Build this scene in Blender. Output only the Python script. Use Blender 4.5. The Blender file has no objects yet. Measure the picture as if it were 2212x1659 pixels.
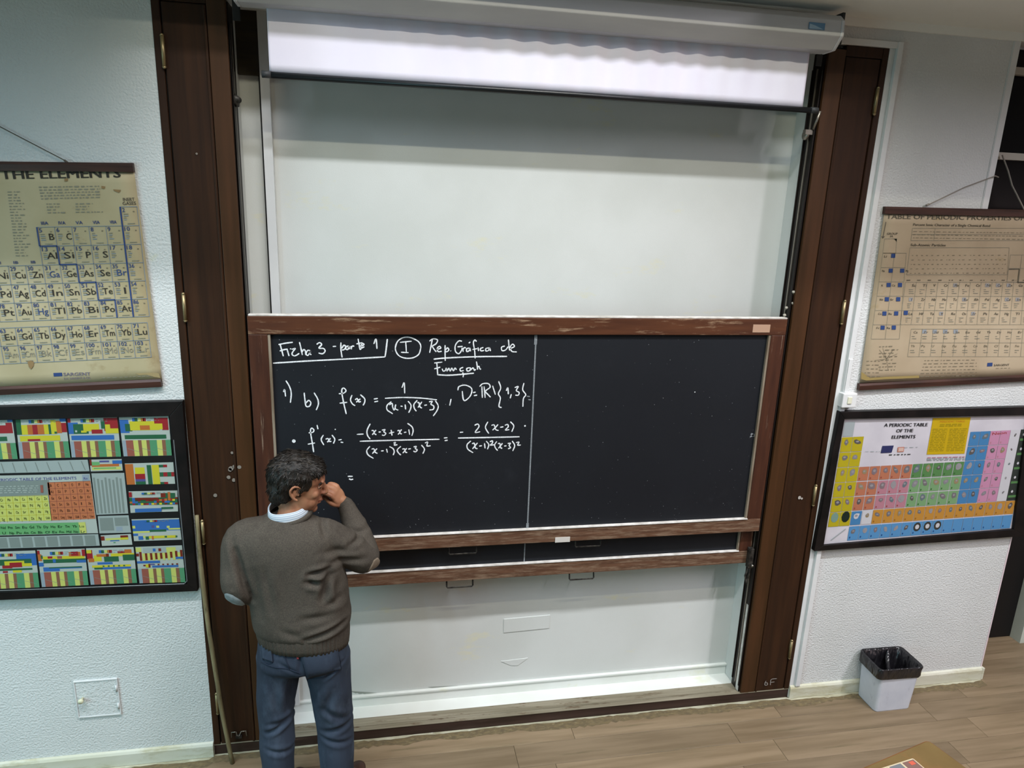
import bpy, bmesh, math, random
import numpy as np
from mathutils import Vector, Matrix, Quaternion, noise
from mathutils.bvhtree import BVHTree
random.seed(7)
SC = bpy.context.scene
COL = SC.collection
# ------------------------------------------------------------------ camera
IW, IH, FPX = 2212, 1659, 1517.19
DIST = 3.2
CAM = np.array([0.0, -DIST, 0.873 * DIST])
_P, _Y, _R = np.radians([14.656, 10.780, 2.111])
def _axes(p, y, ro):
    c, s = math.cos, math.sin
    Rz = np.array([[c(y), s(y), 0], [-s(y), c(y), 0], [0, 0, 1]])
    f = Rz @ np.array([0, c(p), -s(p)]); r = Rz @ np.array([1.0, 0, 0]); u = np.cross(r, f)
    return c(ro) * r + s(ro) * u, -s(ro) * r + c(ro) * u, f
AR, AU, AF = _axes(_P, _Y, _R)
cd = bpy.data.cameras.new('camera'); cam = bpy.data.objects.new('camera', cd); COL.objects.link(cam)
cd.sensor_width = 36.0; cd.lens = FPX / IW * 36.0; cd.clip_start = 0.05; cd.clip_end = 60
cam.matrix_world = Matrix(((AR[0], AU[0], -AF[0], CAM[0]), (AR[1], AU[1], -AF[1], CAM[1]), (AR[2], AU[2], -AF[2], CAM[2]), (0, 0, 0, 1)))
SC.camera = cam
def at(px, py, Y=0.0):
    """a pixel of the photograph as the point (x, Y, z) on the vertical plane y = Y"""
    d = AF * FPX + AR * (px - IW / 2) - AU * (py - IH / 2)
    t = (Y - CAM[1]) / d[1]
    return CAM + t * d
# ------------------------------------------------------------------ light
SC.view_settings.view_transform = 'Standard'; SC.view_settings.look = 'None'
SC.view_settings.gamma = 1.0; SC.view_settings.use_curve_mapping = False
SC.view_settings.exposure = 0.0
SC.render.film_transparent = False
w = bpy.data.worlds.new('world'); SC.world = w; w.use_nodes = True
w.node_tree.nodes['Background'].inputs[0].default_value = (0.75, 0.85, 1, 1)
w.node_tree.nodes['Background'].inputs[1].default_value = 0.25
def area(name, loc, target, sx, sy, power, color, spread=180):
    l = bpy.data.lights.new(name, 'AREA'); l.shape = 'RECTANGLE'; l.size = sx; l.size_y = sy
    l.energy = power; l.color = color; l.spread = math.radians(spread)
    o = bpy.data.objects.new(name, l); COL.objects.link(o); o.location = loc
    d = Vector(target) - Vector(loc); o.rotation_euler = d.to_track_quat('-Z', 'Y').to_euler()
    return o
LIGHTS = [
 # fluorescent fittings under the high ceiling: two rows parallel to the front wall; unseen side tubes added to smooth the side walls' shading
 ('ceiling_tube_light', (0.75, -2.75, 5.25), (0.75, 0.0, 1.6), 3.0, 0.06, 26, (1.0, 0.94, 0.72), 130),
 ('ceiling_tube_light', (0.9, -2.05, 5.25), (0.9, 0.0, 0.2), 8.0, 0.12, 106, (0.93, 0.95, 1.0), 90),
 ('added_side_light', (-2.6, -3.9, 5.25), (-2.0, -1.6, 0.0), 0.12, 3.0, 60, (0.60, 0.80, 1.0), 120),
 ('added_side_light', (4.3, -3.9, 5.25), (3.7, -1.6, 0.0), 0.12, 3.0, 108, (1.0, 0.92, 1.0), 120),
 # daylight from the left windows; the warm right lamp is an added fill
 ('window_or_fill_light', (-4.35, -2.4, 1.9), (-1.4, 0.0, 0.0), 3.4, 1.8, 52, (0.42, 0.92, 1.0), 120),
 ('window_or_fill_light', (6.9, -3.4, 2.0), (2.6, 0.0, 0.2), 3.0, 2.0, 14, (1.0, 0.75, 0.75), 120),
]
for _l in LIGHTS: area(*_l)
# ------------------------------------------------------------------ materials
def lin(c):
    if isinstance(c, str):
        c = [int(c[i:i + 2], 16) / 255 for i in (0, 2, 4)]
    return tuple(((x / 12.92) if x <= 0.04045 else ((x + 0.055) / 1.055) ** 2.4) for x in c) + (1.0,)
def nmat(name):
    m = bpy.data.materials.new(name); m.use_nodes = True
    return m, m.node_tree.nodes, m.node_tree.links, m.node_tree.nodes['Principled BSDF']
MATS = {}
def flat(col, rough=0.8, name=None, spec=0.3, metal=0.0):
    k = (str(col), rough, spec, metal)
    if k in MATS: return MATS[k]
    m, N, L, b = nmat(name or 'paint_%s' % (col if isinstance(col, str) else 'tone'))
    b.inputs['Base Color'].default_value = lin(col); b.inputs['Roughness'].default_value = rough
    b.inputs['Specular IOR Level'].default_value = spec; b.inputs['Metallic'].default_value = metal
    MATS[k] = m; return m
def noisy(name, c1, c2, scale=(4, 4, 4), rough=0.7, bump=0.0, bscale=60, detail=6, lo=0.35, hi=0.65, c3=None, c3scale=None, c3lo=0.6, c3hi=0.75,
          spec=0.3, bdist=0.002, objrand=0.0, metal=0.0, coords='Object', tint=None):
    """two-tone noise, an optional third worn colour, and a bump"""
    m, N, L, b = nmat(name)
    tc = N.new('ShaderNodeTexCoord'); mp = N.new('ShaderNodeMapping'); mp.inputs['Scale'].default_value = scale
    L.new(tc.outputs[coords], mp.inputs[0])
    vec = mp.outputs[0]
    if objrand:
        oi = N.new('ShaderNodeObjectInfo'); cx = N.new('ShaderNodeCombineXYZ'); mu = N.new('ShaderNodeMath'); mu.operation = 'MULTIPLY'; mu.inputs[1].default_value = 37
        L.new(oi.outputs['Random'], mu.inputs[0])
        for i in range(3): L.new(mu.outputs[0], cx.inputs[i])
        va = N.new('ShaderNodeVectorMath'); va.operation = 'ADD'; L.new(vec, va.inputs[0]); L.new(cx.outputs[0], va.inputs[1]); vec = va.outputs[0]
    n = N.new('ShaderNodeTexNoise'); n.inputs['Scale'].default_value = 1; n.inputs['Detail'].default_value = detail; L.new(vec, n.inputs['Vector'])
    r = N.new('ShaderNodeValToRGB'); r.color_ramp.elements[0].position = lo; r.color_ramp.elements[1].position = hi
    r.color_ramp.elements[0].color = lin(c1); r.color_ramp.elements[1].color = lin(c2); L.new(n.outputs['Fac'], r.inputs[0])
    col = r.outputs[0]
    if c3:
        mp3 = N.new('ShaderNodeMapping'); mp3.inputs['Scale'].default_value = c3scale or scale; mp3.inputs['Location'].default_value = (3.3, 1.7, 9.1); L.new(tc.outputs[coords], mp3.inputs[0])
        n3 = N.new('ShaderNodeTexNoise'); n3.inputs['Scale'].default_value = 1; n3.inputs['Detail'].default_value = 8; n3.inputs['Roughness'].default_value = 0.7; L.new(mp3.outputs[0], n3.inputs['Vector'])
        r3 = N.new('ShaderNodeValToRGB'); r3.color_ramp.elements[0].position = c3lo; r3.color_ramp.elements[1].position = c3hi; L.new(n3.outputs['Fac'], r3.inputs[0])
        mx = N.new('ShaderNodeMixRGB'); L.new(r3.outputs[0], mx.inputs[0]); L.new(col, mx.inputs[1]); mx.inputs[2].default_value = lin(c3); col = mx.outputs[0]
    if objrand:
        hv = N.new('ShaderNodeHueSaturation'); mr = N.new('ShaderNodeMapRange'); mr.inputs['To Min'].default_value = 1 - objrand; mr.inputs['To Max'].default_value = 1 + objrand
        L.new(oi.outputs['Random'], mr.inputs['Value']); L.new(mr.outputs[0], hv.inputs['Value']); L.new(col, hv.inputs['Color']); col = hv.outputs[0]
    L.new(col, b.inputs['Base Color'])
    b.inputs['Roughness'].default_value = rough; b.inputs['Specular IOR Level'].default_value = spec; b.inputs['Metallic'].default_value = metal
    if bump:
        nb = N.new('ShaderNodeTexNoise'); nb.inputs['Detail'].default_value = 2
        if isinstance(bscale, tuple):
            mb = N.new('ShaderNodeMapping'); mb.inputs['Scale'].default_value = bscale; L.new(tc.outputs[coords], mb.inputs[0]); L.new(mb.outputs[0], nb.inputs['Vector']); nb.inputs['Scale'].default_value = 1
        else:
            L.new(tc.outputs[coords], nb.inputs['Vector']); nb.inputs['Scale'].default_value = bscale
        bp = N.new('ShaderNodeBump'); bp.inputs['Strength'].default_value = bump; bp.inputs['Distance'].default_value = bdist
        L.new(nb.outputs['Fac'], bp.inputs['Height']); L.new(bp.outputs[0], b.inputs['Normal'])
    return m
M = {}
M['plaster'] = noisy('textured_plaster', 'c9ccca', 'd3d6d5', (1.5, 1.5, 1.5), 0.75, 1.0, 105, bdist=0.0045, c3='cfcdb4', c3scale=(2.3, 2.3, 2.6), c3lo=0.66, c3hi=0.75)
M['panel'] = noisy('painted_panel', 'c8cbc7', 'd0d3d0', (2, 2, 2), 0.6, 0.15, 220, c3='d2d0b8', c3scale=(2.2, 2, 5), c3lo=0.6, c3hi=0.7)
M['ceiling'] = noisy('ceiling_paint', 'eaebe4', 'eff0ea', (2, 2, 2), 0.8, 0.1, 160)
M['trim'] = noisy('white_gloss_trim', 'd0d2d2', 'dcdedd', (3, 3, 3), 0.45, 0.1, 60)
M['skirt'] = noisy('skirting_paint', 'c6c6b2', 'd2d2c4', (3, 3, 9), 0.5, c3='a39c72', c3scale=(4, 4, 14), c3lo=0.5, c3hi=0.72)
M['sillw'] = noisy('sill_paint', 'd6d9d2', 'dfe2de', (3, 3, 3), 0.45, c3='cfd0a8', c3scale=(3, 5, 3), c3lo=0.6, c3hi=0.8)
M['wood'] = noisy('dark_varnished_wood', '2b1a0f', '382213', (26, 26, 1.6), 0.5, 0.25, (150, 150, 6), spec=0.2, bdist=0.0008, c3='22150c', c3scale=(44, 44, 1.0), c3lo=0.5, c3hi=0.8)
M['wood_inner'] = noisy('brown_varnished_wood', '38230f', '472c17', (22, 22, 1.4), 0.45, 0.25, (150, 150, 6), bdist=0.0008)
M['frame_wood'] = noisy('board_frame_wood', '48291a', '583420', (3, 20, 30), 0.5, 0.3, (8, 90, 120), bdist=0.0008, c3='8f745c', c3scale=(5, 30, 34), c3lo=0.56, c3hi=0.66)
M['frame_wood_v'] = noisy('board_stile_wood', '3a2016', '4b2b1c', (30, 20, 3), 0.5, 0.3, (120, 90, 8), bdist=0.0008, c3='8a7563', c3scale=(60, 30, 3), c3lo=0.60, c3hi=0.68)
M['rail_worn'] = noisy('worn_board_rail', '503626', '664734', (5, 30, 70), 0.7, 0.5, (8, 90, 120), bdist=0.0012, c3='86705c', c3scale=(9, 40, 80), c3lo=0.46, c3hi=0.68)
M['sill_wood'] = noisy('worn_threshold_wood', '716a58', '8b8472', (2, 40, 30), 0.75, 0.4, (8, 120, 90), bdist=0.001, c3='5a4a38', c3scale=(7, 30, 30), c3lo=0.55, c3hi=0.66)
M['riser_wood'] = noisy('threshold_riser_wood', '2e211a', '41302a', (2, 30, 25), 0.5, c3='5c4c40', c3scale=(3, 30, 30), c3lo=0.62, c3hi=0.75)
M['slate'] = noisy('chalkboard_slate', '17191e', '1b1e23', (1.2, 1, 1.2), 0.55, 0.1, 300, c3='26292e', c3scale=(5, 5, 5), c3lo=0.60, c3hi=0.9, spec=0.25)
M['chalk'] = noisy('chalk_stroke', 'b9bec2', 'eef0f2', (260, 260, 260), 0.95, lo=0.3, hi=0.6)
M['chalk_faint'] = noisy('faint_chalk', '6a6f74', '8c9194', (200, 200, 200), 0.95)
M['dust'] = noisy('chalk_dust', 'b5b0a8', 'dcd9d4', (20, 20, 20), 0.9)
M['plank'] = noisy('wood_look_plank', '75644d', '87755d', (2.0, 26, 10), 0.45, 0.2, (10, 160, 10), bdist=0.0006, objrand=0.14, c3='665a42', c3scale=(1.6, 30, 10), c3lo=0.55, c3hi=0.72, spec=0.35)
M['floor_base'] = flat('2f2820', 0.9, 'floor_joint')
M['dirt'] = noisy('dirty_floor_edge', '5f5440', '726448', (30, 60, 10), 0.85, c3='857a5c', c3scale=(40, 60, 10), c3lo=.55, c3hi=.7)
M['glue'] = noisy('dried_glue_edge', '8f8a70', 'b8b6a0', (9, 30, 9), 0.8, c3='c9cbb8', c3scale=(14, 40, 14), c3lo=0.6, c3hi=0.68)
M['black_metal'] = flat('14171a', 0.35, 'black_metal', 0.5)
M['steel'] = flat('9a948a', 0.35, 'dull_steel', 0.5, 0.8)
M['brass'] = flat('9a8a66', 0.4, 'old_brass', 0.5, 0.7)
M['iron'] = noisy('dark_iron', '211f1d', '4a4742', (60, 60, 60), 0.5, metal=0.5)
M['black'] = flat('0a0a0b', 0.6, 'deep_black')
M['darkwood'] = flat('17110e', 0.5, 'dark_track_wood')
M['screen'] = noisy('screen_fabric', 'e2deee', 'e8e5f2', (3, 3, 3), 0.75, 0.05, 300)
M['housing'] = noisy('screen_case_aluminium', 'b7b7bb', 'c4c4c6', (2, 9, 9), 0.4, spec=0.4)
M['frame_black'] = noisy('black_picture_frame', '0d0c0c', '1c1716', (9, 40, 9), 0.45, spec=0.2)
M['paper_old'] = noisy('yellowed_chart_paper', 'a79b78', 'b6ab8b', (2.5, 2.5, 2.5), 0.6, 0.12, 14, bdist=0.003, c3='8d7a52', c3scale=(3.2, 3.2, 4.5), c3lo=0.62, c3hi=0.78)
M['rod'] = noisy('brown_chart_rod', '2c1c17', '472d24', (3, 30, 30), 0.4)
M['string'] = flat('55514a', 0.9, 'cord_grey')
M['glass'] = flat('050608', 0.25, 'dark_pane', 0.15)
# ------------------------------------------------------------------ mesh helpers
class MB:
    def __init__(s): s.v = []; s.f = []; s.mi = []; s.mats = []
    def m(s, mat):
        if mat not in s.mats: s.mats.append(mat)
        return s.mats.index(mat)
    def add(s, vs, fs, mat=None):
        b = len(s.v); s.v += [tuple(map(float, v)) for v in vs]
        k = s.m(mat) if mat else 0
        for f in fs: s.f.append(tuple(b + i for i in f)); s.mi.append(k)
    def box(s, x0, x1, y0, y1, z0, z1, mat=None):
        vs = [(x, y, z) for z in (z0, z1) for y in (y0, y1) for x in (x0, x1)]
        s.add(vs, [(0, 2, 3, 1), (4, 5, 7, 6), (0, 1, 5, 4), (2, 6, 7, 3), (0, 4, 6, 2), (1, 3, 7, 5)], mat)
    def quad(s, a, b, c, d, mat=None): s.add([a, b, c, d], [(0, 1, 2, 3)], mat)
    def tube(s, pts, r, n=8, mat=None, cap=True):
        pts = [Vector(p) for p in pts]; R = r if isinstance(r, (list, tuple)) else [r] * len(pts)
        vs = []; up = None
        for i, p in enumerate(pts):
            d = (pts[min(i + 1, len(pts) - 1)] - pts[max(i - 1, 0)]).normalized()
            if up is None: up = d.orthogonal().normalized()
            a = (up - d * up.dot(d))
            a = a.normalized() if a.length > 1e-6 else d.orthogonal().normalized()
            up = a; c = d.cross(a)
            for k in range(n):
                t = 2 * math.pi * k / n
                vs.append(p + (a * math.cos(t) + c * math.sin(t)) * R[i])
        fs = []
        for i in range(len(pts) - 1):
            for k in range(n):
                k2 = (k + 1) % n
                fs.append((i * n + k, i * n + k2, (i + 1) * n + k2, (i + 1) * n + k))
        if cap: fs += [tuple(range(n))[::-1], tuple(range((len(pts) - 1) * n, len(pts) * n))]
        s.add(vs, fs, mat)
    def prism(s, prof, x0, x1, mat=None):
        """profile of (y, z) points swept along x"""
        n = len(prof); vs = [(x0, y, z) for y, z in prof] + [(x1, y, z) for y, z in prof]
        s.add(vs, [(i, (i + 1) % n, n + (i + 1) % n, n + i) for i in range(n)] + [tuple(range(n))[::-1], tuple(range(n, 2 * n))], mat)
    def vprism(s, prof, z0, z1, mat=None):
        """profile of (x, y) points swept along z"""
        n = len(prof); vs = [(x, y, z0) for x, y in prof] + [(x, y, z1) for x, y in prof]
        s.add(vs, [(i, (i + 1) % n, n + (i + 1) % n, n + i) for i in range(n)] + [tuple(range(n))[::-1], tuple(range(n, 2 * n))], mat)
    def build(s, name, mat=None, parent=None, smooth=False, bevel=0.0, origin=None):
        me = bpy.data.meshes.new(name)
        off = Vector(origin) if origin is not None else Vector((0, 0, 0))
        me.from_pydata([tuple(Vector(v) - off) for v in s.v], [], s.f); me.validate()
        bm = bmesh.new(); bm.from_mesh(me); bmesh.ops.recalc_face_normals(bm, faces=bm.faces); bm.to_mesh(me); bm.free()
        if mat: me.materials.append(mat)
        else:
            for q in s.mats: me.materials.append(q)
            for p, k in zip(me.polygons, s.mi): p.material_index = k
        if smooth:
            for p in me.polygons: p.use_smooth = True
        o = bpy.data.objects.new(name, me); COL.objects.link(o)
        o.location = off
        if parent: o.parent = parent; o.matrix_parent_inverse = parent.matrix_basis.inverted()
        if bevel:
            bv = o.modifiers.new('edge', 'BEVEL'); bv.width = bevel; bv.segments = 2; bv.limit_method = 'ANGLE'
        return o
def thing(name, label, cat, loc=(0, 0, 0), group=None):
    o = bpy.data.objects.new(name, None); COL.objects.link(o); o.location = loc; o.empty_display_size = 0.05
    o['label'] = label; o['category'] = cat
    if group: o['group'] = group
    return o
def tag(o, label, cat, group=None):
    o['label'] = label; o['category'] = cat
    if group: o['group'] = group
    return o
def struct(o): o['kind'] = 'structure'; return o
def boxo(name, x0, x1, y0, y1, z0, z1, mat, parent=None, bevel=0.0):
    b = MB(); b.box(x0, x1, y0, y1, z0, z1); return b.build(name, mat, parent, bevel=bevel)
# ================================================================== THE SETTING
ZC = 3.655                     # underside of the bulkhead
FL, FR = -0.865, 2.342         # outer edges of the wooden frame
NL, NR = -0.590, 2.032         # niche between the shutters
FT = 3.54                      # top of the wooden frame
NB = 0.20                      # depth of the niche
WE = 3.655                     # where the front wall ends at the doorway
# walls
b = MB()
b.box(-4.6, FL, 0.0, 0.25, 0, 5.6)
struct(b.build('wall_front', M['plaster'])); b = MB()
b.box(FL, FR, 0.0, 0.25, FT + 0.001, 5.6)
struct(b.build('wall_front', M['plaster'])); b = MB()
b.box(FR, 3.035, 0.0, 0.16, 0, 5.6)
b.box(3.035, WE, 0.0, 0.16, 0, 2.30)
b.box(3.035, 5.4, 0.0, 0.16, 3.62, 5.6)
b.box(4.9, 7.2, 0.0, 0.25, 0, 5.6)
b.box(WE, 4.9, 0.0, 0.16, 2.12, 2.30)
front = struct(b.build('wall_front', M['plaster']))
b = MB(); b.box(FL, FR, NB, NB + 0.08, 0, FT); b.box(FL + 0.02, NL - 0.001, 0.03, NB, 0, FT); b.box(NR + 0.001, FR - 0.02, 0.03, NB, 0, FT)
b.box(NL - 0.02, NR + 0.02, 0.03, NB, FT - 0.02, FT + 0.02)
struct(b.build('wall_niche', M['panel']))
b = MB(); b.box(-4.6, -4.4, -9, 0.0, 0, 5.6); struct(b.build('wall_left', M['plaster']))
b = MB(); b.box(7.0, 7.2, -9, 0.0, 0, 5.6); struct(b.build('wall_right', M['plaster']))
b = MB(); b.box(-4.6, 7.2, -9.2, -9, 0, 5.6); struct(b.build('wall_back', M['plaster']))
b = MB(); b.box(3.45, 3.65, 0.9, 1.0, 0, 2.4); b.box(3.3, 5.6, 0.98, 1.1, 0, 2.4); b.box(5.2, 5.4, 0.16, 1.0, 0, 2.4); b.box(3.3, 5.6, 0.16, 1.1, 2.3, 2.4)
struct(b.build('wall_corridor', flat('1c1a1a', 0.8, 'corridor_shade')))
# ceiling: bulkhead, its unseen deeper sides added to shade the side walls, and high ceiling
b = MB(); b.box(-4.6, 7.2, -0.36, 0.0, ZC, 5.6); b.box(-4.6, -0.75, -0.90, -0.36, ZC, 5.6); b.box(2.05, 7.2, -0.90, -0.36, ZC, 5.6); b.box(-4.6, 7.2, -9.2, 0.0, 5.6, 5.8)
struct(b.build('ceiling', M['ceiling']))
b = MB(); b.prism([(0.0, ZC + 0.001), (-0.012, ZC + 0.001), (-0.012, ZC - 0.036), (0.0, ZC - 0.036)], -4.4, 7.0)
struct(b.build('trim_1', M['ceiling']))
# floor and its planks
fl = struct(boxo('floor', -4.6, 7.2, -9.2, 1.1, -0.06, -0.006, M['floor_base']))
PW, PL = 0.152, 1.22
pm = {}
def plank_mesh(L):
    k = round(L, 3)
    if k not in pm:
        b = MB(); h = 0.006; e = 0.0012
        x0, x1, y0, y1 = 0.0, L - 0.0015, 0.0, PW - 0.0015
        vs = [(x0, y0, -h), (x1, y0, -h), (x1, y1, -h), (x0, y1, -h), (x0, y0, -e), (x1, y0, -e), (x1, y1, -e), (x0, y1, -e),
              (x0 + e, y0 + e, 0), (x1 - e, y0 + e, 0), (x1 - e, y1 - e, 0), (x0 + e, y1 - e, 0)]
        b.add(vs, [(0, 1, 5, 4), (1, 2, 6, 5), (2, 3, 7, 6), (3, 0, 4, 7), (4, 5, 9, 8), (5, 6, 10, 9), (6, 7, 11, 10), (7, 4, 8, 11), (8, 9, 10, 11)])
        o = b.build('plank', M['plank'], fl); pm[k] = o.data; return o
    o = bpy.data.objects.new('plank', pm[k]); COL.objects.link(o); o.parent = fl; return o
rng = random.Random(3)
def plank_row(y, xa, xb, clip):
    x = xa - (rng.uniform(0, 1.1) if not clip else 0)
    while x < xb - 0.05:
        L = PL if not clip else min(rng.choice((0.5, 0.9, PL)) if x == xa else PL, xb - x)
        o = plank_mesh(L); o.location = (x, y, 0); x += L
for k in range(11): plank_row(-(k + 1) * PW, -2.4, 5.2, False)
for k in range(6): plank_row(k * PW, WE + 0.002, 5.19, True)
# the part of the same floor further from the wall and to the sides, planks joined
b = MB(); k = 0
while (k + 1) * PW < 9.0:
    x = -4.4 - rng.uniform(0, 1)
    while x < 7.0:
        a0, a1 = max(x, -4.4), min(x + PL, 7.0)
        if a1 > a0 and (k >= 11 or a0 > 6.3 or a1 < -3.7): b.box(a0, a1 - 0.0015, -(k + 1) * PW, -k * PW - 0.0015, -0.006, 0.0)
        x += PL
    k += 1
o = b.build('plank_field', M['plank'], fl); o['kind'] = 'stuff'
# worn glue line and dirt band along the threshold and the skirting
def edge_strip(name, wa, wb, f1, z, mat, a1=.008):
    b = MB(); n = 260; x0, x1 = -2.4, WE; vs = []; fs = []
    for i in range(n + 1):
        x = x0 + (x1 - x0) * i / n
        wd = wa + wb * noise.noise(Vector((x * f1, z * 900, 0))) + a1 * noise.noise(Vector((x * 37, 3, 0)))
        base = -0.002 if FL < x < FR else -0.019
        vs += [(x, base, z), (x, base - max(wd, .002), z)]
        if i < n: fs.append((2 * i, 2 * i + 1, 2 * i + 3, 2 * i + 2))
    b.add(vs, fs); return b.build(name, mat, fl)
edge_strip('floor_dirt_strip', 0.060, 0.022, 6, 0.0008, M['dirt'], .016); edge_strip('floor_glue_strip', 0.014, 0.012, 9, 0.0014, M['glue'])
# skirting boards
def skirting(name, x0, x1, endcap=False):
    b = MB(); prof = [(0, 0), (-0.018, 0), (-0.018, 0.066), (-0.012, 0.078), (-0.004, 0.082), (0, 0.082)]
    b.prism(prof, x0, x1)
    if endcap: b.box(x1, x1 + 0.016, -0.018, 0.16, 0, 0.08)
    return struct(b.build(name, M['skirt'], bevel=0.002))
skirting('baseboard_left', -4.4, FL - 0.001); skirting('baseboard_right', FR + 0.001, WE, True)
# bright painted corner bead at the doorway end of the wall
b = MB(); b.vprism([(WE - 0.004, -0.003), (WE + 0.004, -0.003), (WE + 0.008, 0.002), (WE + 0.008, 0.16), (WE, 0.16)], 0.082, 2.30)
struct(b.build('trim_2', noisy('pink_white_bead', 'd9c6ca', 'e2d6da', (4, 4, 4), 0.5)))
# white moulding round the right and top of the frame
b = MB(); b.box(FR, 2.372, -0.004, 0.0, 0, FT + 0.002); b.box(2.372, 2.400, -0.020, 0.0, 0.082, FT + 0.028); b.box(FL, 2.400, -0.016, 0.0, FT, FT + 0.028)
struct(b.build('trim_3', M['trim'], bevel=0.003))
# dark doorway: door leaf set back, light jamb on its far side
door = MB(); door.box(3.50, 4.26, 0.36, 0.40, 0.005, 2.20)
d = struct(door.build('door_1', flat('141213', 0.5, 'black_door')))
b = MB(); b.tube([(3.98, 0.335, 1.02), (4.12, 0.335, 1.02)], 0.009); b.box(4.10, 4.135, 0.345, 0.36, 0.95, 1.09); b.build('door_handle', M['steel'], d)
b = MB(); b.box(4.245, 4.60, 0.28, 0.42, 0, 2.2); struct(b.build('trim_4', noisy('green_white_jamb', 'b4bdb0', 'c2cabf', (4, 4, 4), 0.6)))
# transom window above the doorway
win = MB(); win.box(3.035, 5.4, 0.10, 0.16, 2.30, 2.36); win.box(3.035, 5.4, 0.10, 0.16, 3.585, 3.62)
wn = struct(win.build('window_1', M['trim']))
for zc in (3.50, 3.10, 2.70):
    b = MB(); b.box(3.035, 5.4, 0.045, 0.075, zc - 0.017, zc + 0.017); b.build('glazing_bar', noisy('cream_glazing_bar', 'a8a49a', 'b4b0a6', (4, 4, 4), 0.6) if zc == 3.50 else bpy.data.materials['cream_glazing_bar'], wn)
for za, zb in ((2.36, 2.683), (2.717, 3.083), (3.117, 3.483), (3.517, 3.585)):
    b = MB(); b.box(3.035, 5.4, 0.085, 0.10, za - 0.02, zb + 0.02); b.build('pane', M['glass'], wn)
b = MB(); b.box(3.000, 3.004, -0.003, 0.0, 2.3, 3.62); b.box(3.004, 3.038, -0.005, 0.0, 2.3, 3.62); b.build('window_frame', M['trim'], wn)
# niche: sill, back-wall lip, white pilaster strip, dark board standing in for the screen's shadow
b = MB(); b.box(NL, NR, 0.095, NB, 0.0, 0.053); s = struct(b.build('trim_5', M['sillw'])); s.name = 'trim_5'
b = MB(); b.box(NL, NR, 0.188, NB, 0.049, 0.118); b.box(NL, NR, 0.180, NB, 0.112, 0.124); struct(b.build('trim_6', M['sillw'], bevel=0.002))
b = MB(); b.box(-0.500, -0.462, 0.165, NB, 0.118, FT - 0.02); b.box(-0.507, -0.500, 0.185, NB, 0.118, FT - 0.02, M['black']); b.mi = b.mi
o = MB(); o.box(-0.500, -0.462, 0.165, NB, 0.118, FT - 0.02, M['trim']); o.box(-0.508, -0.500, 0.180, NB, 0.118, FT - 0.02, M['black'])
struct(o.build('trim_7'))
b = MB(); b.box(NL, NR, 0.175, NB, 3.27, FT - 0.02); struct(b.build('trim_8', noisy('shaded_niche_top', '2a241c', '38301f', (3, 20, 30), 0.6)))
# relief of two painted-over plates on the niche wall
for nm, q, dp in (('cover_plate', [(1088, 1337), (1188, 1328), (1186, 1356), (1088, 1366)], 0.004), ('cover_plate', [(1082, 1428), (1140, 1421), (1118, 1437), (1104, 1437)], 0.003)):
    b = MB(); P = [at(x, y, NB) for x, y in q]; n = len(P)
    b.add([(p[0], NB, p[2]) for p in P] + [(p[0], NB - dp, p[2]) for p in P], [tuple(range(n)), tuple(range(n, 2 * n))] + [(i, (i + 1) % n, n + (i + 1) % n, n + i) for i in range(n)])
    o = b.build(nm, M['panel']); tag(o, 'rectangular painted-over plate low on the niche wall' if dp == 0.004 else 'small pointed scrap of painted-over plate near the niche sill', 'plate')
# peeled paint flakes low on the niche wall
b = MB()
for (xa, ya, xb, yb, h) in ((760, 1493, 815, 1497, 9), (925, 1484, 990, 1481, 4)):
    A = at(xa, ya, NB - 0.0012); B = at(xb, yb, NB - 0.0012); hh = h / 470.
    k = 14; vs = []; fs = []
    for i in range(k + 1):
        t = i / k; p = A + (B - A) * t; e = hh * (0.5 + 0.6 * random.random()) * math.sin(math.pi * min(1, t * 1.02 + 0.02)) ** 0.4
        vs += [tuple(p), (p[0], p[1], p[2] - e)]
        if i < k: fs.append((2 * i, 2 * i + 1, 2 * i + 3, 2 * i + 2))
    b.add(vs, fs)
o = b.build('peeled_paint', flat('8f948c', 0.8, 'bare_plaster')); tag(o, 'grey patches of peeled paint just above the niche sill', 'peeled paint'); o['kind'] = 'stuff'
# threshold in front of the niche
t = thing('wooden_threshold', 'worn brown wooden threshold step along the floor under the chalkboards', 'threshold', ((FL + FR) / 2, 0.05, 0))
b = MB(); b.box(FL, FR, 0.0, 0.02, 0.0, 0.0555); b.build('riser', M['riser_wood'], t)
b = MB(); b.box(FL, FR, -0.003, 0.018, 0.0555, 0.060); b.box(NL, NR, 0.018, 0.095, 0.038, 0.056); b.box(NL + 0.02, NR - 0.02, 0.030, 0.036, 0.056, 0.059); b.build('tread', M['sill_wood'], t, bevel=0.002)
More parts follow.
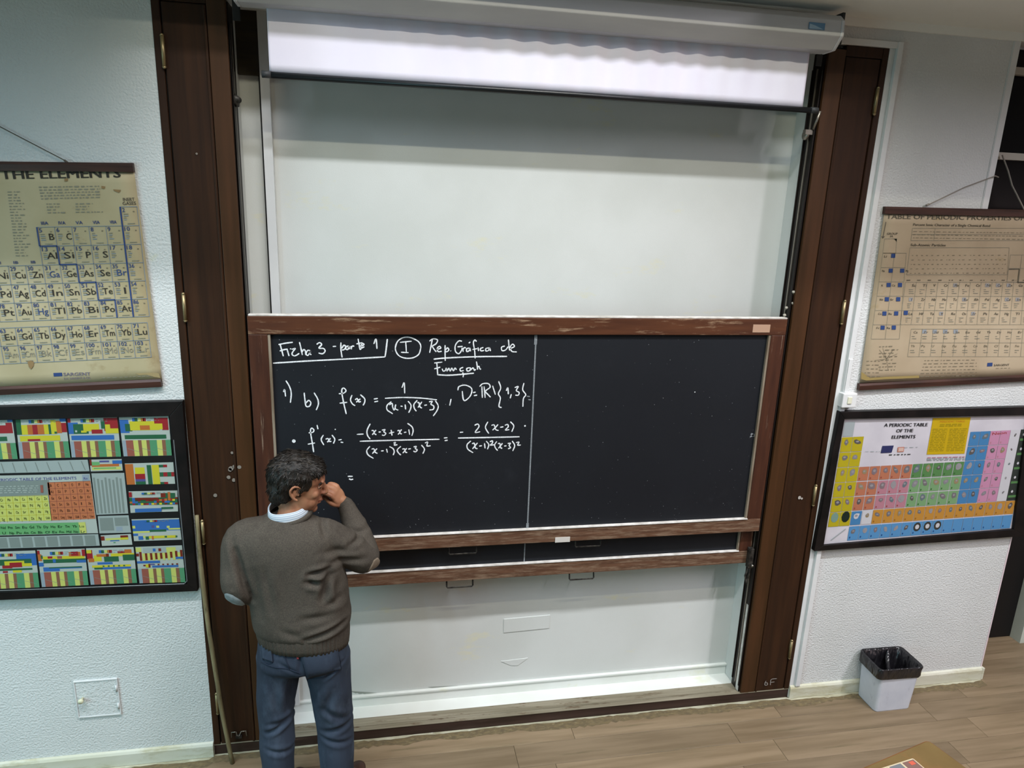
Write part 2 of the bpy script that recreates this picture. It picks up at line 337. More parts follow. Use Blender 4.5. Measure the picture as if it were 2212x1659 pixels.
# ================================================================== SHUTTERS either side of the niche
def shutter(side):
    lab = ('dark brown wooden folding shutter to the left of the chalkboard, brass hinges on its edge' if side < 0 else
           'dark brown wooden folding shutter to the right of the chalkboard beside the white moulding')
    xo, xi = (FL, NL) if side < 0 else (FR, NR)
    s = 1 if side < 0 else -1          # from the outer edge towards the niche
    t = thing('folding_shutter', lab, 'shutter', ((xo + xi) / 2, 0, 0.055), 'shutters flanking the board')
    zb = 0.0605
    def bx(name, a, c, y0, y1, z0, z1, m, bev=0.003):
        x0, x1 = sorted((xo + s * a, xo + s * c)); return boxo(name, x0, x1, y0, y1, z0, z1, m, t, bev)
    bx('outer_stile', 0.0, 0.031, -0.004, 0.05, zb, FT, M['wood'])
    g, e = (0.196, 0.2745) if side < 0 else (0.214, 0.309)
    bx('shutter_leaf', 0.036, g, 0.0, 0.05, zb, FT - 0.05, M['wood'])
    bx('inner_stile', g + 0.006, e, -0.003, 0.05, zb, FT - 0.02, M['wood_inner'])
    bx('stile_bead', g - 0.008, g + 0.004, -0.006, 0.01, zb, FT - 0.05, M['wood'], 0.004)
    bx('top_rail', 0.031, g + 0.007, -0.002, 0.05, FT - 0.047, FT, M['wood'])
    bx('shadow_gap', 0.02, e - 0.005, 0.01, 0.045, zb + 0.01, FT - 0.01, M['black'], 0)
    if side < 0: hz = [at(343, 110, -0.01)[2], at(383, 664, -0.01)[2], at(436, 1150, -0.01)[2], at(468, 1520, -0.01)[2]]
    else: hz = [at(1897, 219, -0.01)[2], at(1828, 675, -0.01)[2], at(1765, 1070, -0.01)[2], at(1708, 1403, -0.01)[2]]
    for z in hz:
        b = MB(); x = xo + s * 0.0335
        b.tube([(x, -0.010, z - 0.056), (x, -0.010, z + 0.056)], 0.0075, 10)
        b.tube([(x, -0.010, z + 0.056), (x, -0.010, z + 0.064)], [0.009, 0.004], 10); b.tube([(x, -0.010, z - 0.056), (x, -0.010, z - 0.064)], [0.009, 0.004], 10)
        b.box(x - 0.003, x + 0.003, -0.008, 0.02, z - 0.055, z + 0.055)
        b.build('hinge', M['brass'], t, smooth=True)
    return t
shL = shutter(-1); shR = shutter(1)
# paint specks and a scribbled mark on the shutters
b = MB()
for (x, y, r) in ((501, 978, 3), (506, 1008, 4), (499, 1012, 5), (497, 1015, 4), (517, 1009, 4), (494, 1031, 4), (505, 1037, 4), (465, 1070, 4), (725, 0, 0), (425, 332, 2)):
    if r:
        c = at(x, y, -0.0045); rr = r / 520.
        b.add([(c[0] + rr * math.cos(a * .785) * (1 + .3 * random.random()), c[1], c[2] + rr * math.sin(a * .785) * 1.2) for a in range(8)], [tuple(range(8))])
b.build('paint_speck', flat('7d756c', 0.8, 'paint_speck'), shL)
b = MB()
for (x, y, r) in ((1727, 1075, 4), (1732, 1077, 2.5), (1708, 1397, 3)):
    c = at(x, y, -0.0045); rr = r / 470.
    b.add([(c[0] + rr * math.cos(a * .785) * (1 + .3 * random.random()), c[1], c[2] + rr * math.sin(a * .785) * 1.2) for a in range(8)], [tuple(range(8))])
b.build('paint_speck', flat('a9a49c', 0.8, 'paint_speck_light'), shR)
# side tracks of the board lift, in the jambs
for side, x0, x1 in ((-1, NL, NL + 0.012), (1, NR - 0.012, NR)):
    t = thing('board_track', 'dark upright sliding track on the %s jamb of the niche' % ('left' if side < 0 else 'right'), 'track', ((x0 + x1) / 2, 0.05, 0.06), 'tracks of the board lift')
    xa, xb = (x0 - 0.001, x1 - 0.006) if side < 0 else (x0 + 0.006, x1 + 0.001)
    boxo('track_board', xa, xb, 0.012, 0.098, 0.055, FT - 0.03, M['darkwood'], t, 0.001)
    for yy in (0.012, 0.050, 0.088):
        boxo('guide_rail', x0 if side > 0 else x0, (x0 + 0.0065) if side < 0 else x1, yy, yy + 0.007, 0.10, FT - 0.1, M['steel'] if yy == 0.05 else M['darkwood'], t, 0.001)
    b = MB(); xm = x0 + (0.006 if side > 0 else 0.006)
    b.box(x0 + (0.0005 if side < 0 else 0.004), x1 - 0.005 if side < 0 else x1 - 0.0005, 0.018, 0.045, 0.06, 0.62); b.build('dusty_strip', M['dust'], t)
# ================================================================== CHALKBOARDS
def catmull(P, n=6):
    P = [np.array(p, float) for p in P]
    if len(P) < 3: return P
    Q = [2 * P[0] - P[1]] + P + [2 * P[-1] - P[-2]]; out = []
    for i in range(1, len(Q) - 2):
        for k in range(n):
            t = k / n
            out.append(0.5 * ((2 * Q[i]) + (-Q[i - 1] + Q[i + 1]) * t + (2 * Q[i - 1] - 5 * Q[i] + 4 * Q[i + 1] - Q[i + 2]) * t * t + (-Q[i - 1] + 3 * Q[i] - 3 * Q[i + 1] + Q[i + 2]) * t ** 3))
    out.append(P[-1]); return out
def ribbon(b, pts, Y, w, mat=None, smooth=True):
    """chalk or ink stroke: pixel polyline laid on the plane y = Y"""
    P = catmull(pts) if smooth else [np.array(p, float) for p in pts]
    W = [at(p[0], p[1], Y) for p in P]
    if len(W) == 2: W = [W[0] + (W[1] - W[0]) * k / 4 for k in range(5)]
    vs = []; fs = []
    for i, p in enumerate(W):
        d = W[min(i + 1, len(W) - 1)] - W[max(i - 1, 0)]; l = math.hypot(d[0], d[2]) or 1
        nx, nz = -d[2] / l, d[0] / l
        ww = w * (0.5 + 0.12 * noise.noise(Vector((p[0] * 60, p[2] * 60, 0)))) * (0.75 if i in (0, len(W) - 1) else 1)
        vs += [(p[0] + nx * ww, Y, p[2] + nz * ww), (p[0] - nx * ww, Y, p[2] - nz * ww)]
        if i: fs.append((2 * i - 2, 2 * i - 1, 2 * i + 1, 2 * i))
    b.add(vs, fs, mat)
YF, YS = 0.004, 0.022          # face of the front board's frame, its slate
t1 = thing('chalkboard', 'upper sliding chalkboard covered on its left half with white chalk formulas', 'chalkboard', (0.72, 0.02, 1.10), 'sliding chalkboards')
TL = at(575, 722, YS); TR = at(1664, 720, YS)
sx0, sx1, sz0, sz1 = -0.500, 1.935, 1.168, 2.180
ox0, ox1, oz0, oz1 = NL + 0.008, 2.014, 1.092, 2.262
xd = at(1150, 900, YS)[0]
boxo('slate_panel', sx0 - 0.01, xd - 0.002, YS, YS + 0.010, sz0 - 0.01, sz1 + 0.01, M['slate'], t1)
boxo('slate_panel', xd + 0.002, sx1 + 0.01, YS, YS + 0.010, sz0 - 0.01, sz1 + 0.01, M['slate'], t1)
b = MB(); P = [at(1158, 722, YS - 0.001), at(1151, 900, YS - 0.001), at(1144, 1040, YS - 0.001), at(1139, 1142, YS - 0.001)]
boxo('joint_strip', xd - 0.0035, xd + 0.0035, YS - 0.002, YS + 0.004, sz0, sz1, M['chalk_faint'], t1)
b = MB(); b.box(xd - 0.008, xd + 0.006, YS - 0.0028, YS, sz1 - 0.05, sz1 - 0.004); b.box(xd - 0.007, xd + 0.006, YS - 0.0028, YS, sz0, sz0 + 0.03); b.build('chalk_smear', M['chalk_faint'], t1)
boxo('top_rail', ox0, ox1, YF, YF + 0.036, sz1, oz1, M['frame_wood'], t1, 0.003)
boxo('bottom_rail', ox0, ox1, YF, YF + 0.036, oz0, sz0, M['rail_worn'], t1, 0.003)
boxo('side_rail', ox0, sx0, YF, YF + 0.036, sz0, sz1, M['frame_wood_v'], t1, 0.003)
boxo('side_rail', sx1, ox1, YF, YF + 0.036, sz0, sz1, M['frame_wood_v'], t1, 0.003)
for x0, x1 in ((sx0, sx0 + 0.011), (sx1 - 0.011, sx1)):
    boxo('worn_edge', x0, x1, YF + 0.004, YS + 0.002, sz0, sz1, noisy('worn_edge_wood', '6d5e4c', '8f8474', (40, 40, 4), 0.8) if x0 == sx0 else bpy.data.materials['worn_edge_wood'], t1)
boxo('dusty_ledge', ox0 + 0.004, ox1, YF + 0.002, YF + 0.036, oz1, oz1 + 0.007, M['dust'], t1, 0.002)
boxo('chalk_ledge', sx0, sx1, YF - 0.004, YS, sz0 - 0.001, sz0 + 0.004, M['dust'], t1, 0.001)
boxo('maker_label', at(1626, 710, YF)[0], at(1663, 710, YF)[0], YF - 0.002, YF, at(1640, 718, YF)[2], at(1640, 701, YF)[2], flat('b08f78', 0.6, 'old_label'), t1)
boxo('white_patch', at(1199, 1166, YF)[0], at(1231, 1166, YF)[0], YF - 0.003, YF, at(1215, 1171, YF)[2], at(1215, 1160, YF)[2], flat('c9c4bd', 0.7, 'white_tape'), t1, 0.001)
b = MB()
for k in range(260):
    x = random.uniform(sx0 + .02, sx1 - .02); z = sz0 + .01 + (sz1 - sz0 - .03) * random.random() ** 1.3; r = random.choice((.0008, .001, .0012, .002)) 
    b.add([(x + r * math.cos(a * 1.047) , YS - 0.0006, z + r * math.sin(a * 1.047)) for a in range(6)], [tuple(range(6))])
o = b.build('chalk_specks', M['chalk_faint'], t1); o['kind'] = 'stuff'
def handle(parent, pxl, pxr, pyy, Y, zt):
    xa, xb = at(pxl, pyy, Y)[0], at(pxr, pyy, Y)[0]
    b = MB(); zz = at((pxl + pxr) / 2, pyy, Y)[2]
    b.tube([(xa, Y + 0.012, zt + 0.004), (xa, Y, zz + 0.006), (xa + 0.004, Y, zz), (xb - 0.004, Y, zz), (xb, Y, zz + 0.006), (xb, Y + 0.012, zt + 0.004)], 0.0042, 8)
    return b.build('pull_handle', M['iron'], parent, smooth=True)
handle(t1, 970, 1029, 1196, 0.030, oz0); handle(t1, 1243, 1297, 1180, 0.030, oz0)
# --- handwriting, traced stroke by stroke
SA = lambda x, y: (560 + x / 5.529, 700 + y / 5.529)
SB = lambda x, y: (820 + x / 5.183, 700 + y / 5.183)
A_ = {
'heading': [
 [(230,245),(320,228),(400,218)],[(250,245),(268,310),(288,385)],[(245,322),(300,305),(340,300)],[(335,308),(345,345),(356,382)],[(372,290),(377,302)],
 [(388,302),(430,292),(402,330),(392,362),(425,380),(478,350)],[(480,215),(498,290),(515,370)],[(508,335),(532,305),(550,322),(556,370)],[(610,318),(577,315),(560,355),(580,375),(602,345),(612,318),(606,352),(622,368)],
 [(685,243),(720,222),(745,245),(713,287),(768,292),(786,325),(755,355),(708,345)],[(878,268),(918,266)],[(976,220),(975,300),(990,400)],[(984,292),(1012,252),(1032,275),(1012,305),(988,310)],
 [(1068,262),(1038,272),(1036,300),(1060,302),(1070,266),(1082,300)],[(1095,262),(1102,302)],[(1098,282),(1115,262),(1135,266)],[(1180,175),(1192,240),(1203,300),(1220,292)],[(1160,238),(1232,222)],[(1215,268),(1250,246),(1236,232),(1214,258),(1226,284),(1256,270)],
 [(1368,238),(1395,180),(1406,296)]],
'underline': [[(165,467),(600,440),(1000,420),(1502,392)],[(1502,392),(1516,300),(1530,178)]],
'item': [[(290,812),(303,785),(315,865)],[(318,675),(360,745),(382,825),(372,940)],[(537,820),(545,900),(560,980),(600,980),(616,940),(590,912),(555,945)],[(655,820),(698,895),(706,960),(680,1028)]],
'function': [[(950,832),(1000,828),(1036,798),(1008,764),(985,800),(1010,950),(1040,1075)],[(960,945),(1050,935)],[(1108,848),(1090,905),(1112,952),(1145,975)],
 [(1145,905),(1170,890),(1188,928),(1215,925)],[(1208,893),(1180,915),(1158,935)],[(1208,843),(1256,888),(1260,930),(1240,972)],[(1368,896),(1416,888)],[(1374,930),(1420,920)]],
'derivative': [[(590,1300),(640,1292),(652,1265),(626,1243),(612,1285),(635,1430),(650,1530)],[(580,1435),(665,1420)],[(690,1205),(701,1256)],[(766,1325),(740,1380),(772,1445)],[(793,1375),(822,1368),(838,1402),(862,1400)],[(850,1363),(832,1390),(812,1412)],[(868,1325),(902,1375),(886,1428)],[(945,1386),(985,1378)],[(972,1410),(1004,1415)],
 [(1166,1318),(1246,1314)],[(1325,1190),(1288,1270),(1294,1330),(1325,1375)],[(1342,1272),(1366,1275),(1378,1310),(1400,1322)],[(1395,1265),(1372,1295),(1350,1322)],[(1425,1290),(1452,1288)],[(1465,1268),(1503,1260),(1488,1285),(1511,1305),(1492,1330),(1465,1325)],[(1550,1305),(1612,1290)],[(1575,1263),(1586,1332)],
 [(1650,1276),(1672,1272),(1684,1306),(1704,1312)],[(1700,1258),(1680,1290),(1658,1320)],[(1728,1296),(1757,1290)],[(1786,1258),(1796,1322)],[(1770,1185),(1822,1225),(1838,1275),(1822,1335)]],
'denominator': [[(1322,1460),(1285,1510),(1300,1562),(1365,1605)],[(1342,1494),(1368,1490),(1385,1530),(1412,1545)],[(1408,1486),(1380,1515),(1350,1548)],[(1455,1516),(1486,1513)],[(1520,1490),(1531,1536)],[(1555,1463),(1598,1488),(1612,1525),(1600,1566)],[(1604,1422),(1626,1414),(1614,1446),(1650,1440)],[(1692,1460),(1650,1500),(1660,1535),(1692,1565)],[(1708,1494),(1734,1492),(1748,1530),(1768,1535)],[(1762,1482),(1738,1512),(1714,1542)]],
}
B_ = {
'numeral': [[(462+0,265),(440,335),(380,375),(300,383),(225,360),(185,310),(178,255),(205,190),(265,152),(340,150),(420,185),(455,225),(462,265)],[(228,205),(358,192)],[(293,205),(300,315)],[(240,316),(325,320)]],
'title': [[(590,172),(575,250),(560,322)],[(558,192),(600,165),(648,178),(632,220),(585,248)],[(588,248),(612,285),(635,312)],[(640,285),(684,270),(670,250),(646,272),(656,308),(695,305)],[(733,236),(733,320),(735,412)],[(736,292),(760,266),(775,290),(752,310),(737,305)],[(795,298),(799,303)],
 [(922,192),(885,190),(848,240),(850,305),(885,332),(915,300),(925,265)],[(872,255),(930,250)],[(930,268),(936,312)],[(933,288),(948,264),(966,268)],[(1003,268),(975,278),(976,306),(1000,300),(1010,270),(1018,306)],[(998,214),(1016,200)],[(1086,196),(1066,180),(1050,210),(1064,300),(1070,385)],[(1040,286),(1092,275)],[(1102,262),(1108,302)],[(1162,262),(1130,275),(1136,300),(1170,296)],[(1226,266),(1190,275),(1192,302),(1220,294),(1230,268),(1242,302)],
 [(1402,246),(1365,260),(1372,297),(1410,290),(1440,252)],[(1442,175),(1448,240),(1456,298)],[(1460,276),(1508,252),(1490,226),(1464,255),(1480,305),(1535,312)]],
'underlines': [[(605,393),(740,380),(1070,366),(1427,362)],[(650,568),(780,573),(950,560),(1056,550)]],
'subtitle': [[(612,436),(702,426)],[(640,436),(646,500),(650,572)],[(612,502),(680,482)],[(700,500),(712,526),(735,520),(746,494),(755,526),(775,494),(790,526),(808,494),(826,524),(845,492),(860,512)],[(936,484),(902,500),(908,526),(942,520)],[(928,542),(938,560),(934,596)],[(1002,488),(975,500),(982,526),(1010,520),(1016,494),(1002,488)],[(1018,516),(1045,490),(1062,518),(1075,505)],[(1084,420),(1092,465),(1096,510)],[(1092,492),(1112,472),(1122,500),(1136,506)]],
'fraction': [[(250,712),(275,658),(281,776)],[(60,831),(250,822),(450,828),(642,848)],[(132,868),(85,910),(85,960),(147,1005)],[(108,905),(138,888),(148,935),(165,962),(180,900)],[(180,900),(176,945),(208,965)],[(235,918),(258,922)],[(286,900),(291,955)],[(318,863),(350,905),(346,950),(325,992)],[(422,853),(384,900),(390,945),(412,976)],[(422,880),(440,880),(452,925),(474,942)],[(474,870),(450,905),(430,935)],[(500,910),(530,905)],[(553,872),(590,865),(574,898),(606,918),(600,955),(558,962)],[(624,858),(656,915),(642,970),(600,1030)]],
'domain': [[(800,838),(785,912)],[(875,742),(890,700),(960,684),(1030,722),(1018,800),(960,856),(936,845)],[(926,750),(930,800),(938,850)],[(1046,768),(1076,762)],[(1055,802),(1092,795)],[(1120,700),(1155,668),(1218,668),(1236,708),(1185,752),(1215,790),(1242,820)],[(1145,698),(1150,826)],[(1170,698),(1182,826)],[(1265,690),(1296,790)],
 [(1333,640),(1356,715),(1330,780),(1352,830),(1336,918),(1366,936)],[(1418,748),(1436,714),(1441,786)],[(1475,785),(1462,832)],[(1512,712),(1552,700),(1530,744),(1562,766),(1552,796),(1520,796)],[(1616,660),(1602,735),(1636,790),(1610,835),(1604,926)]],
'numerator': [[(898,1213),(936,1210)],[(1063,1134),(1098,1120),(1112,1150),(1070,1212),(1126,1206)],[(1212,1094),(1185,1158),(1222,1226)],[(1252,1134),(1282,1130),(1300,1180),(1332,1192)],[(1326,1124),(1295,1160),(1264,1188)],[(1350,1156),(1386,1150)],[(1402,1134),(1432,1124),(1440,1150),(1408,1186),(1452,1182)],[(1464,1093),(1502,1140),(1480,1206)]],
'bars': [[(720,1276),(760,1272)],[(728,1306),(762,1300)],[(878,1276),(1200,1270),(1566,1262)],[(-222,1312),(200,1300),(450,1295),(670,1290)]],
'squares': [[(320,1400),(350,1395)],[(380,1376),(410,1370),(400,1394),(421,1408),(402,1430),(378,1422)],[(468,1354),(502,1400),(484,1452)],[(508,1332),(538,1322),(530,1364),(572,1362)],
 [(1022,1308),(980,1350),(988,1400),(1047,1441)],[(1034,1340),(1060,1336),(1072,1386),(1096,1396)],[(1096,1330),(1068,1364),(1040,1398)],[(1115,1366),(1146,1362)],[(1174,1334),(1181,1392)],[(1194,1310),(1222,1350),(1208,1402)],[(1234,1318),(1262,1308),(1262,1334),(1238,1356),(1286,1351)],[(1312,1314),(1288,1352),(1298,1388),(1322,1416)],[(1324,1340),(1346,1338),(1356,1384),(1374,1390)],[(1376,1334),(1354,1362),(1330,1392)],[(1394,1366),(1421,1363)],[(1434,1338),(1465,1334),(1450,1360),(1466,1384),(1438,1397)],[(1484,1309),(1512,1360),(1490,1422)],[(1528,1328),(1560,1322),(1546,1355),(1580,1354)]],
}
YW = YS - 0.0012
for dct, S in ((A_, SA), (B_, SB)):
    for k, strokes in dct.items():
        b = MB()
        for i_, st in enumerate(strokes):
            wd = 0.0058 if k not in ('underline', 'underlines', 'bars') else 0.0066
            ribbon(b, [S(*p) for p in st], YW - .00006 * i_, wd)
        b.build('chalk_writing', M['chalk'], t1)
b = MB(); ribbon(b, [(751, 1029), (762, 1029)], YW, .006); ribbon(b, [(754, 1034), (758, 1036), (763, 1035)], YW, .006); b.build('chalk_writing', M['chalk'], t1)
b = MB()
for (c, r) in ((SA(413, 1398), .0085), (SA(908, 1258), .003), (SB(1628, 1140), .0045), ((1501, 847), .003), ((1626, 940), .004)):
    p = at(c[0], c[1], YW); b.add([(p[0] + r * math.cos(a * .6283), YW, p[2] + r * math.sin(a * .6283)) for a in range(10)], [tuple(range(10))])
b.build('chalk_dot', M['chalk'], t1)
b = MB(); ribbon(b, [SB(1648, 808), SB(1681, 812)], YW, .006); ribbon(b, [SB(1664, 845), SB(1692, 849)], YW, .006); b.build('chalk_writing', M['chalk_faint'], t1)
b = MB(); ribbon(b, [(1622, 937), (1630, 942)], YW, .012); ribbon(b, [(1620, 944), (1631, 938)], YW, .008); b.build('chalk_smear', M['chalk_faint'], t1)
# rear board, hanging lower
YF2, YS2 = 0.046, 0.064
t2 = thing('chalkboard', 'lower blank chalkboard showing as a narrow strip below the written one', 'chalkboard', (0.70, 0.06, 0.88), 'sliding chalkboards')
rz0, rz1, rz2 = 0.878, 0.953, 2.05
xr = at(1600, 1160, YF2)[0]
boxo('slate_panel', sx0 - .01, xd - 0.002, YS2, YS2 + .01, rz1 - .01, rz2, M['slate'], t2); boxo('slate_panel', xd + 0.002, xr + .01, YS2, YS2 + .01, rz1 - .01, rz2, M['slate'], t2)
boxo('joint_strip', xd - 0.003, xd + 0.003, YS2 - .002, YS2 + .004, rz1, rz2, M['chalk_faint'], t2)
boxo('bottom_rail', ox0, 2.010, YF2, YF2 + .036, rz0, rz1, M['rail_worn'], t2, .003)
boxo('side_rail', ox0, sx0, YF2, YF2 + .036, rz1, rz2, M['frame_wood_v'], t2, .003); boxo('side_rail', xr, 2.010, YF2, YF2 + .036, rz1, rz2, M['frame_wood_v'], t2, .003)
boxo('top_rail', ox0, 2.010, YF2, YF2 + .036, rz2, rz2 + .08, M['frame_wood'], t2, .003)
boxo('worn_edge', xr - .009, xr, YF2 + .004, YS2 + .002, rz1, rz2, bpy.data.materials['worn_edge_wood'], t2)
boxo('chalk_ledge', sx0, xr, YF2 - .003, YS2, rz1 - .001, rz1 + .004, M['dust'], t2, .001)
handle(t2, 965, 1021, 1268, 0.066, rz0); handle(t2, 1230, 1282, 1251, 0.066, rz0)
# latch and cord hanging in the right track below the boards
t = thing('board_latch', 'dark iron latch block on the right track just below the chalkboards', 'latch', (2.0, 0.03, 0.8))
b = MB(); c = at(1625, 1200, 0.03)
xk = 1.995
boxo('latch_body', xk - .012, xk + .014, .012, .045, at(1612, 1225, .03)[2], at(1625, 1183, .03)[2], M['iron'], t, .003)
b = MB(); z1, z0 = at(1620, 1225, .03)[2], at(1612, 1262, .03)[2]
b.tube([(xk, .028, z1 + .01), (xk - .012, .03, (z0 + z1) / 2), (xk - .002, .03, z0), (xk + .010, .03, (z0 + z1) / 2 + .01), (xk + .004, .028, z1)], .006, 8); b.build('latch_ring', M['iron'], t, smooth=True)
b = MB(); b.tube([(xk + .008, .014, z1 + .022), (xk + .008, .000, z1 + .022)], .006, 8); b.build('latch_bolt', M['steel'], t, smooth=True)
# frayed cord end in the track above the board
t = thing('pull_rope', 'knotted whitish rope hanging in the right track above the board', 'rope', (2.02, 0.04, 2.27))
b = MB()
P = [(1720, 600, .02), (1716, 615, .02), (1719, 625, .015), (1713, 636, .015), (1711, 650, .02), (1714, 656, .015), (1706, 668, .03), (1703, 680, .03)]
b.tube([tuple(at(*p)) for p in P], .0035, 6); b.build('cord_strand', flat('8d8b80', .9, 'cord_pale'), t, smooth=True)
b = MB()
for p in ((1714, 631, .012), (1712, 655, .015), (1699, 665, .03), (1695, 681, .03)):
    c = Vector(at(*p)); b.tube([c + Vector((-.008, 0, .004)), c, c + Vector((.008, 0, -.003))], [.003, .009, .003], 8)
b.build('cord_knot', flat('a5a296', .9, 'cord_knot'), t, smooth=True)
# pulleys at the top of the lift
for side in (-1, 1):
    if side < 0:
        t = thing('lift_pulley', 'small iron pulley bracket at the top left of the niche', 'pulley', tuple(at(508, 215, .06)), 'board lift pulleys')
        b = MB(); b.tube([tuple(at(500, 200, .08)), tuple(at(506, 212, .04)), tuple(at(517, 217, .02))], [.010, .016, .012], 8); b.build('pulley_arm', M['iron'], t, smooth=True)
        b = MB(); c = Vector(at(511, 219, .04)); b.tube([c + Vector((-.008, 0, 0)), c + Vector((.008, 0, 0))], .022, 16); b.build('pulley_wheel', M['iron'], t, smooth=True)
    else:
        t = thing('lift_pulley', 'pale metal pulley arm and stay at the top right of the niche', 'pulley', tuple(at(1745, 287, .06)), 'board lift pulleys')
        A = Vector(at(1736, 286, .04)); B = Vector(at(1764, 288, .02))
        b = MB(); b.box(A.x - .004, B.x, .018, .042, A.z - .012, A.z + .012); b.build('pulley_arm', M['steel'], t, bevel=.002)
        b = MB(); b.tube([tuple(at(1757, 280, .015)), tuple(at(1772, 240, -.006))], .006, 8); b.build('stay_rod', M['steel'], t, smooth=True)
        b = MB(); c = Vector(at(1740, 292, .04)); b.tube([c + Vector((-.006, 0, 0)), c + Vector((.006, 0, 0))], .022, 16); b.build('pulley_wheel', M['steel'], t, smooth=True)
# ================================================================== PROJECTION SCREEN
t = thing('projection_screen', 'partly lowered white projection screen in a grey case above the chalkboards', 'projection screen', (0.74, -0.12, ZC))
hx0, hx1 = -0.52, 1.958
prof = [(-0.055, 3.618), (-0.150, 3.618), (-0.185, 3.590), (-0.190, 3.528), (-0.142, 3.478), (-0.060, 3.478)]
b = MB(); b.prism(prof, hx0, hx1); b.build('case', M['housing'], t, bevel=.003)
for x in (hx0 - .016, hx1):
    b = MB(); pr2 = [(y - (.002 if y < -.1 else 0), z) for y, z in prof]; b.prism(pr2, x, x + .016); b.build('end_cap', noisy('cap_plastic', 'c8c8cc', 'd2d2d6', (9, 9, 9), .5) if x < 0 else bpy.data.materials['cap_plastic'], t, bevel=.004)
    s = 1 if x > 0 else -1; xx = x + (.016 if x > 0 else 0)
    b = MB(); b.box(min(xx, xx + s * .014), max(xx, xx + s * .014), -.16, 0.0, 3.50, 3.63); b.box(min(xx, xx + s * .03), max(xx, xx + s * .03), -.004, 0.0, 3.44, 3.60); b.build('wall_bracket', M['black_metal'], t, bevel=.003)
c0 = at(1746, 66, -.19); c1 = at(1779, 77, -.19)
b = MB(); b.box(c0[0], c1[0], -.1915, -.1895, 3.545, 3.572, flat('5f86a8', .5, 'sticker_blue')); b.add([(c0[0] + .002, -.1922, 3.547), (c1[0] - .004, -.1922, 3.547), (c0[0] + .03, -.1922, 3.560), (c0[0] + .002, -.1922, 3.566)], [(0, 1, 2, 3)], flat('9db8cc', .5, 'sticker_pale')); b.build('sticker', None, t)
b = MB(); cx0, cx1, cz1, cz0 = -0.427, 1.893, 3.50, 3.249; nx, nz = 240, 8; vs = []; fs = []
for i in range(nx + 1):
    for j in range(nz + 1):
        x = cx0 + (cx1 - cx0) * i / nx; z = cz1 + (cz0 - cz1) * j / nz
        amp = 0.0065 * math.exp(-((x - 1.0) / .75) ** 2) * (1 - .5 * j / nz)
        y = -0.075 + amp * math.sin(x * 2 * math.pi / .115 + 1.2 * math.sin(x * 4)) + .002 * noise.noise(Vector((x * 6, z * 3, 0)))
        vs.append((x, y, z))
for i in range(nx):
    for j in range(nz):
        a = i * (nz + 1) + j; fs.append((a, a + 1, a + nz + 2, a + nz + 1))
b.add(vs, fs); o = b.build('screen_cloth', M['screen'], t, smooth=True)
sm = o.modifiers.new('thick', 'SOLIDIFY'); sm.thickness = .0006
bar0, bar1 = -0.456, 1.969
b = MB(); b.tube([(bar0 + .03, -.075, 3.239), (bar1 - .03, -.075, 3.239)], .0125, 14); b.build('bottom_bar', M['black_metal'], t, smooth=True)
for a, c in ((bar0, bar0 + .035), (bar1 - .035, bar1)):
    b = MB(); b.tube([(a, -.075, 3.240), (c, -.075, 3.240)], .0135, 14); b.build('bar_end_cap', flat('3a3c3e', .5, 'bar_cap'), t, smooth=True)
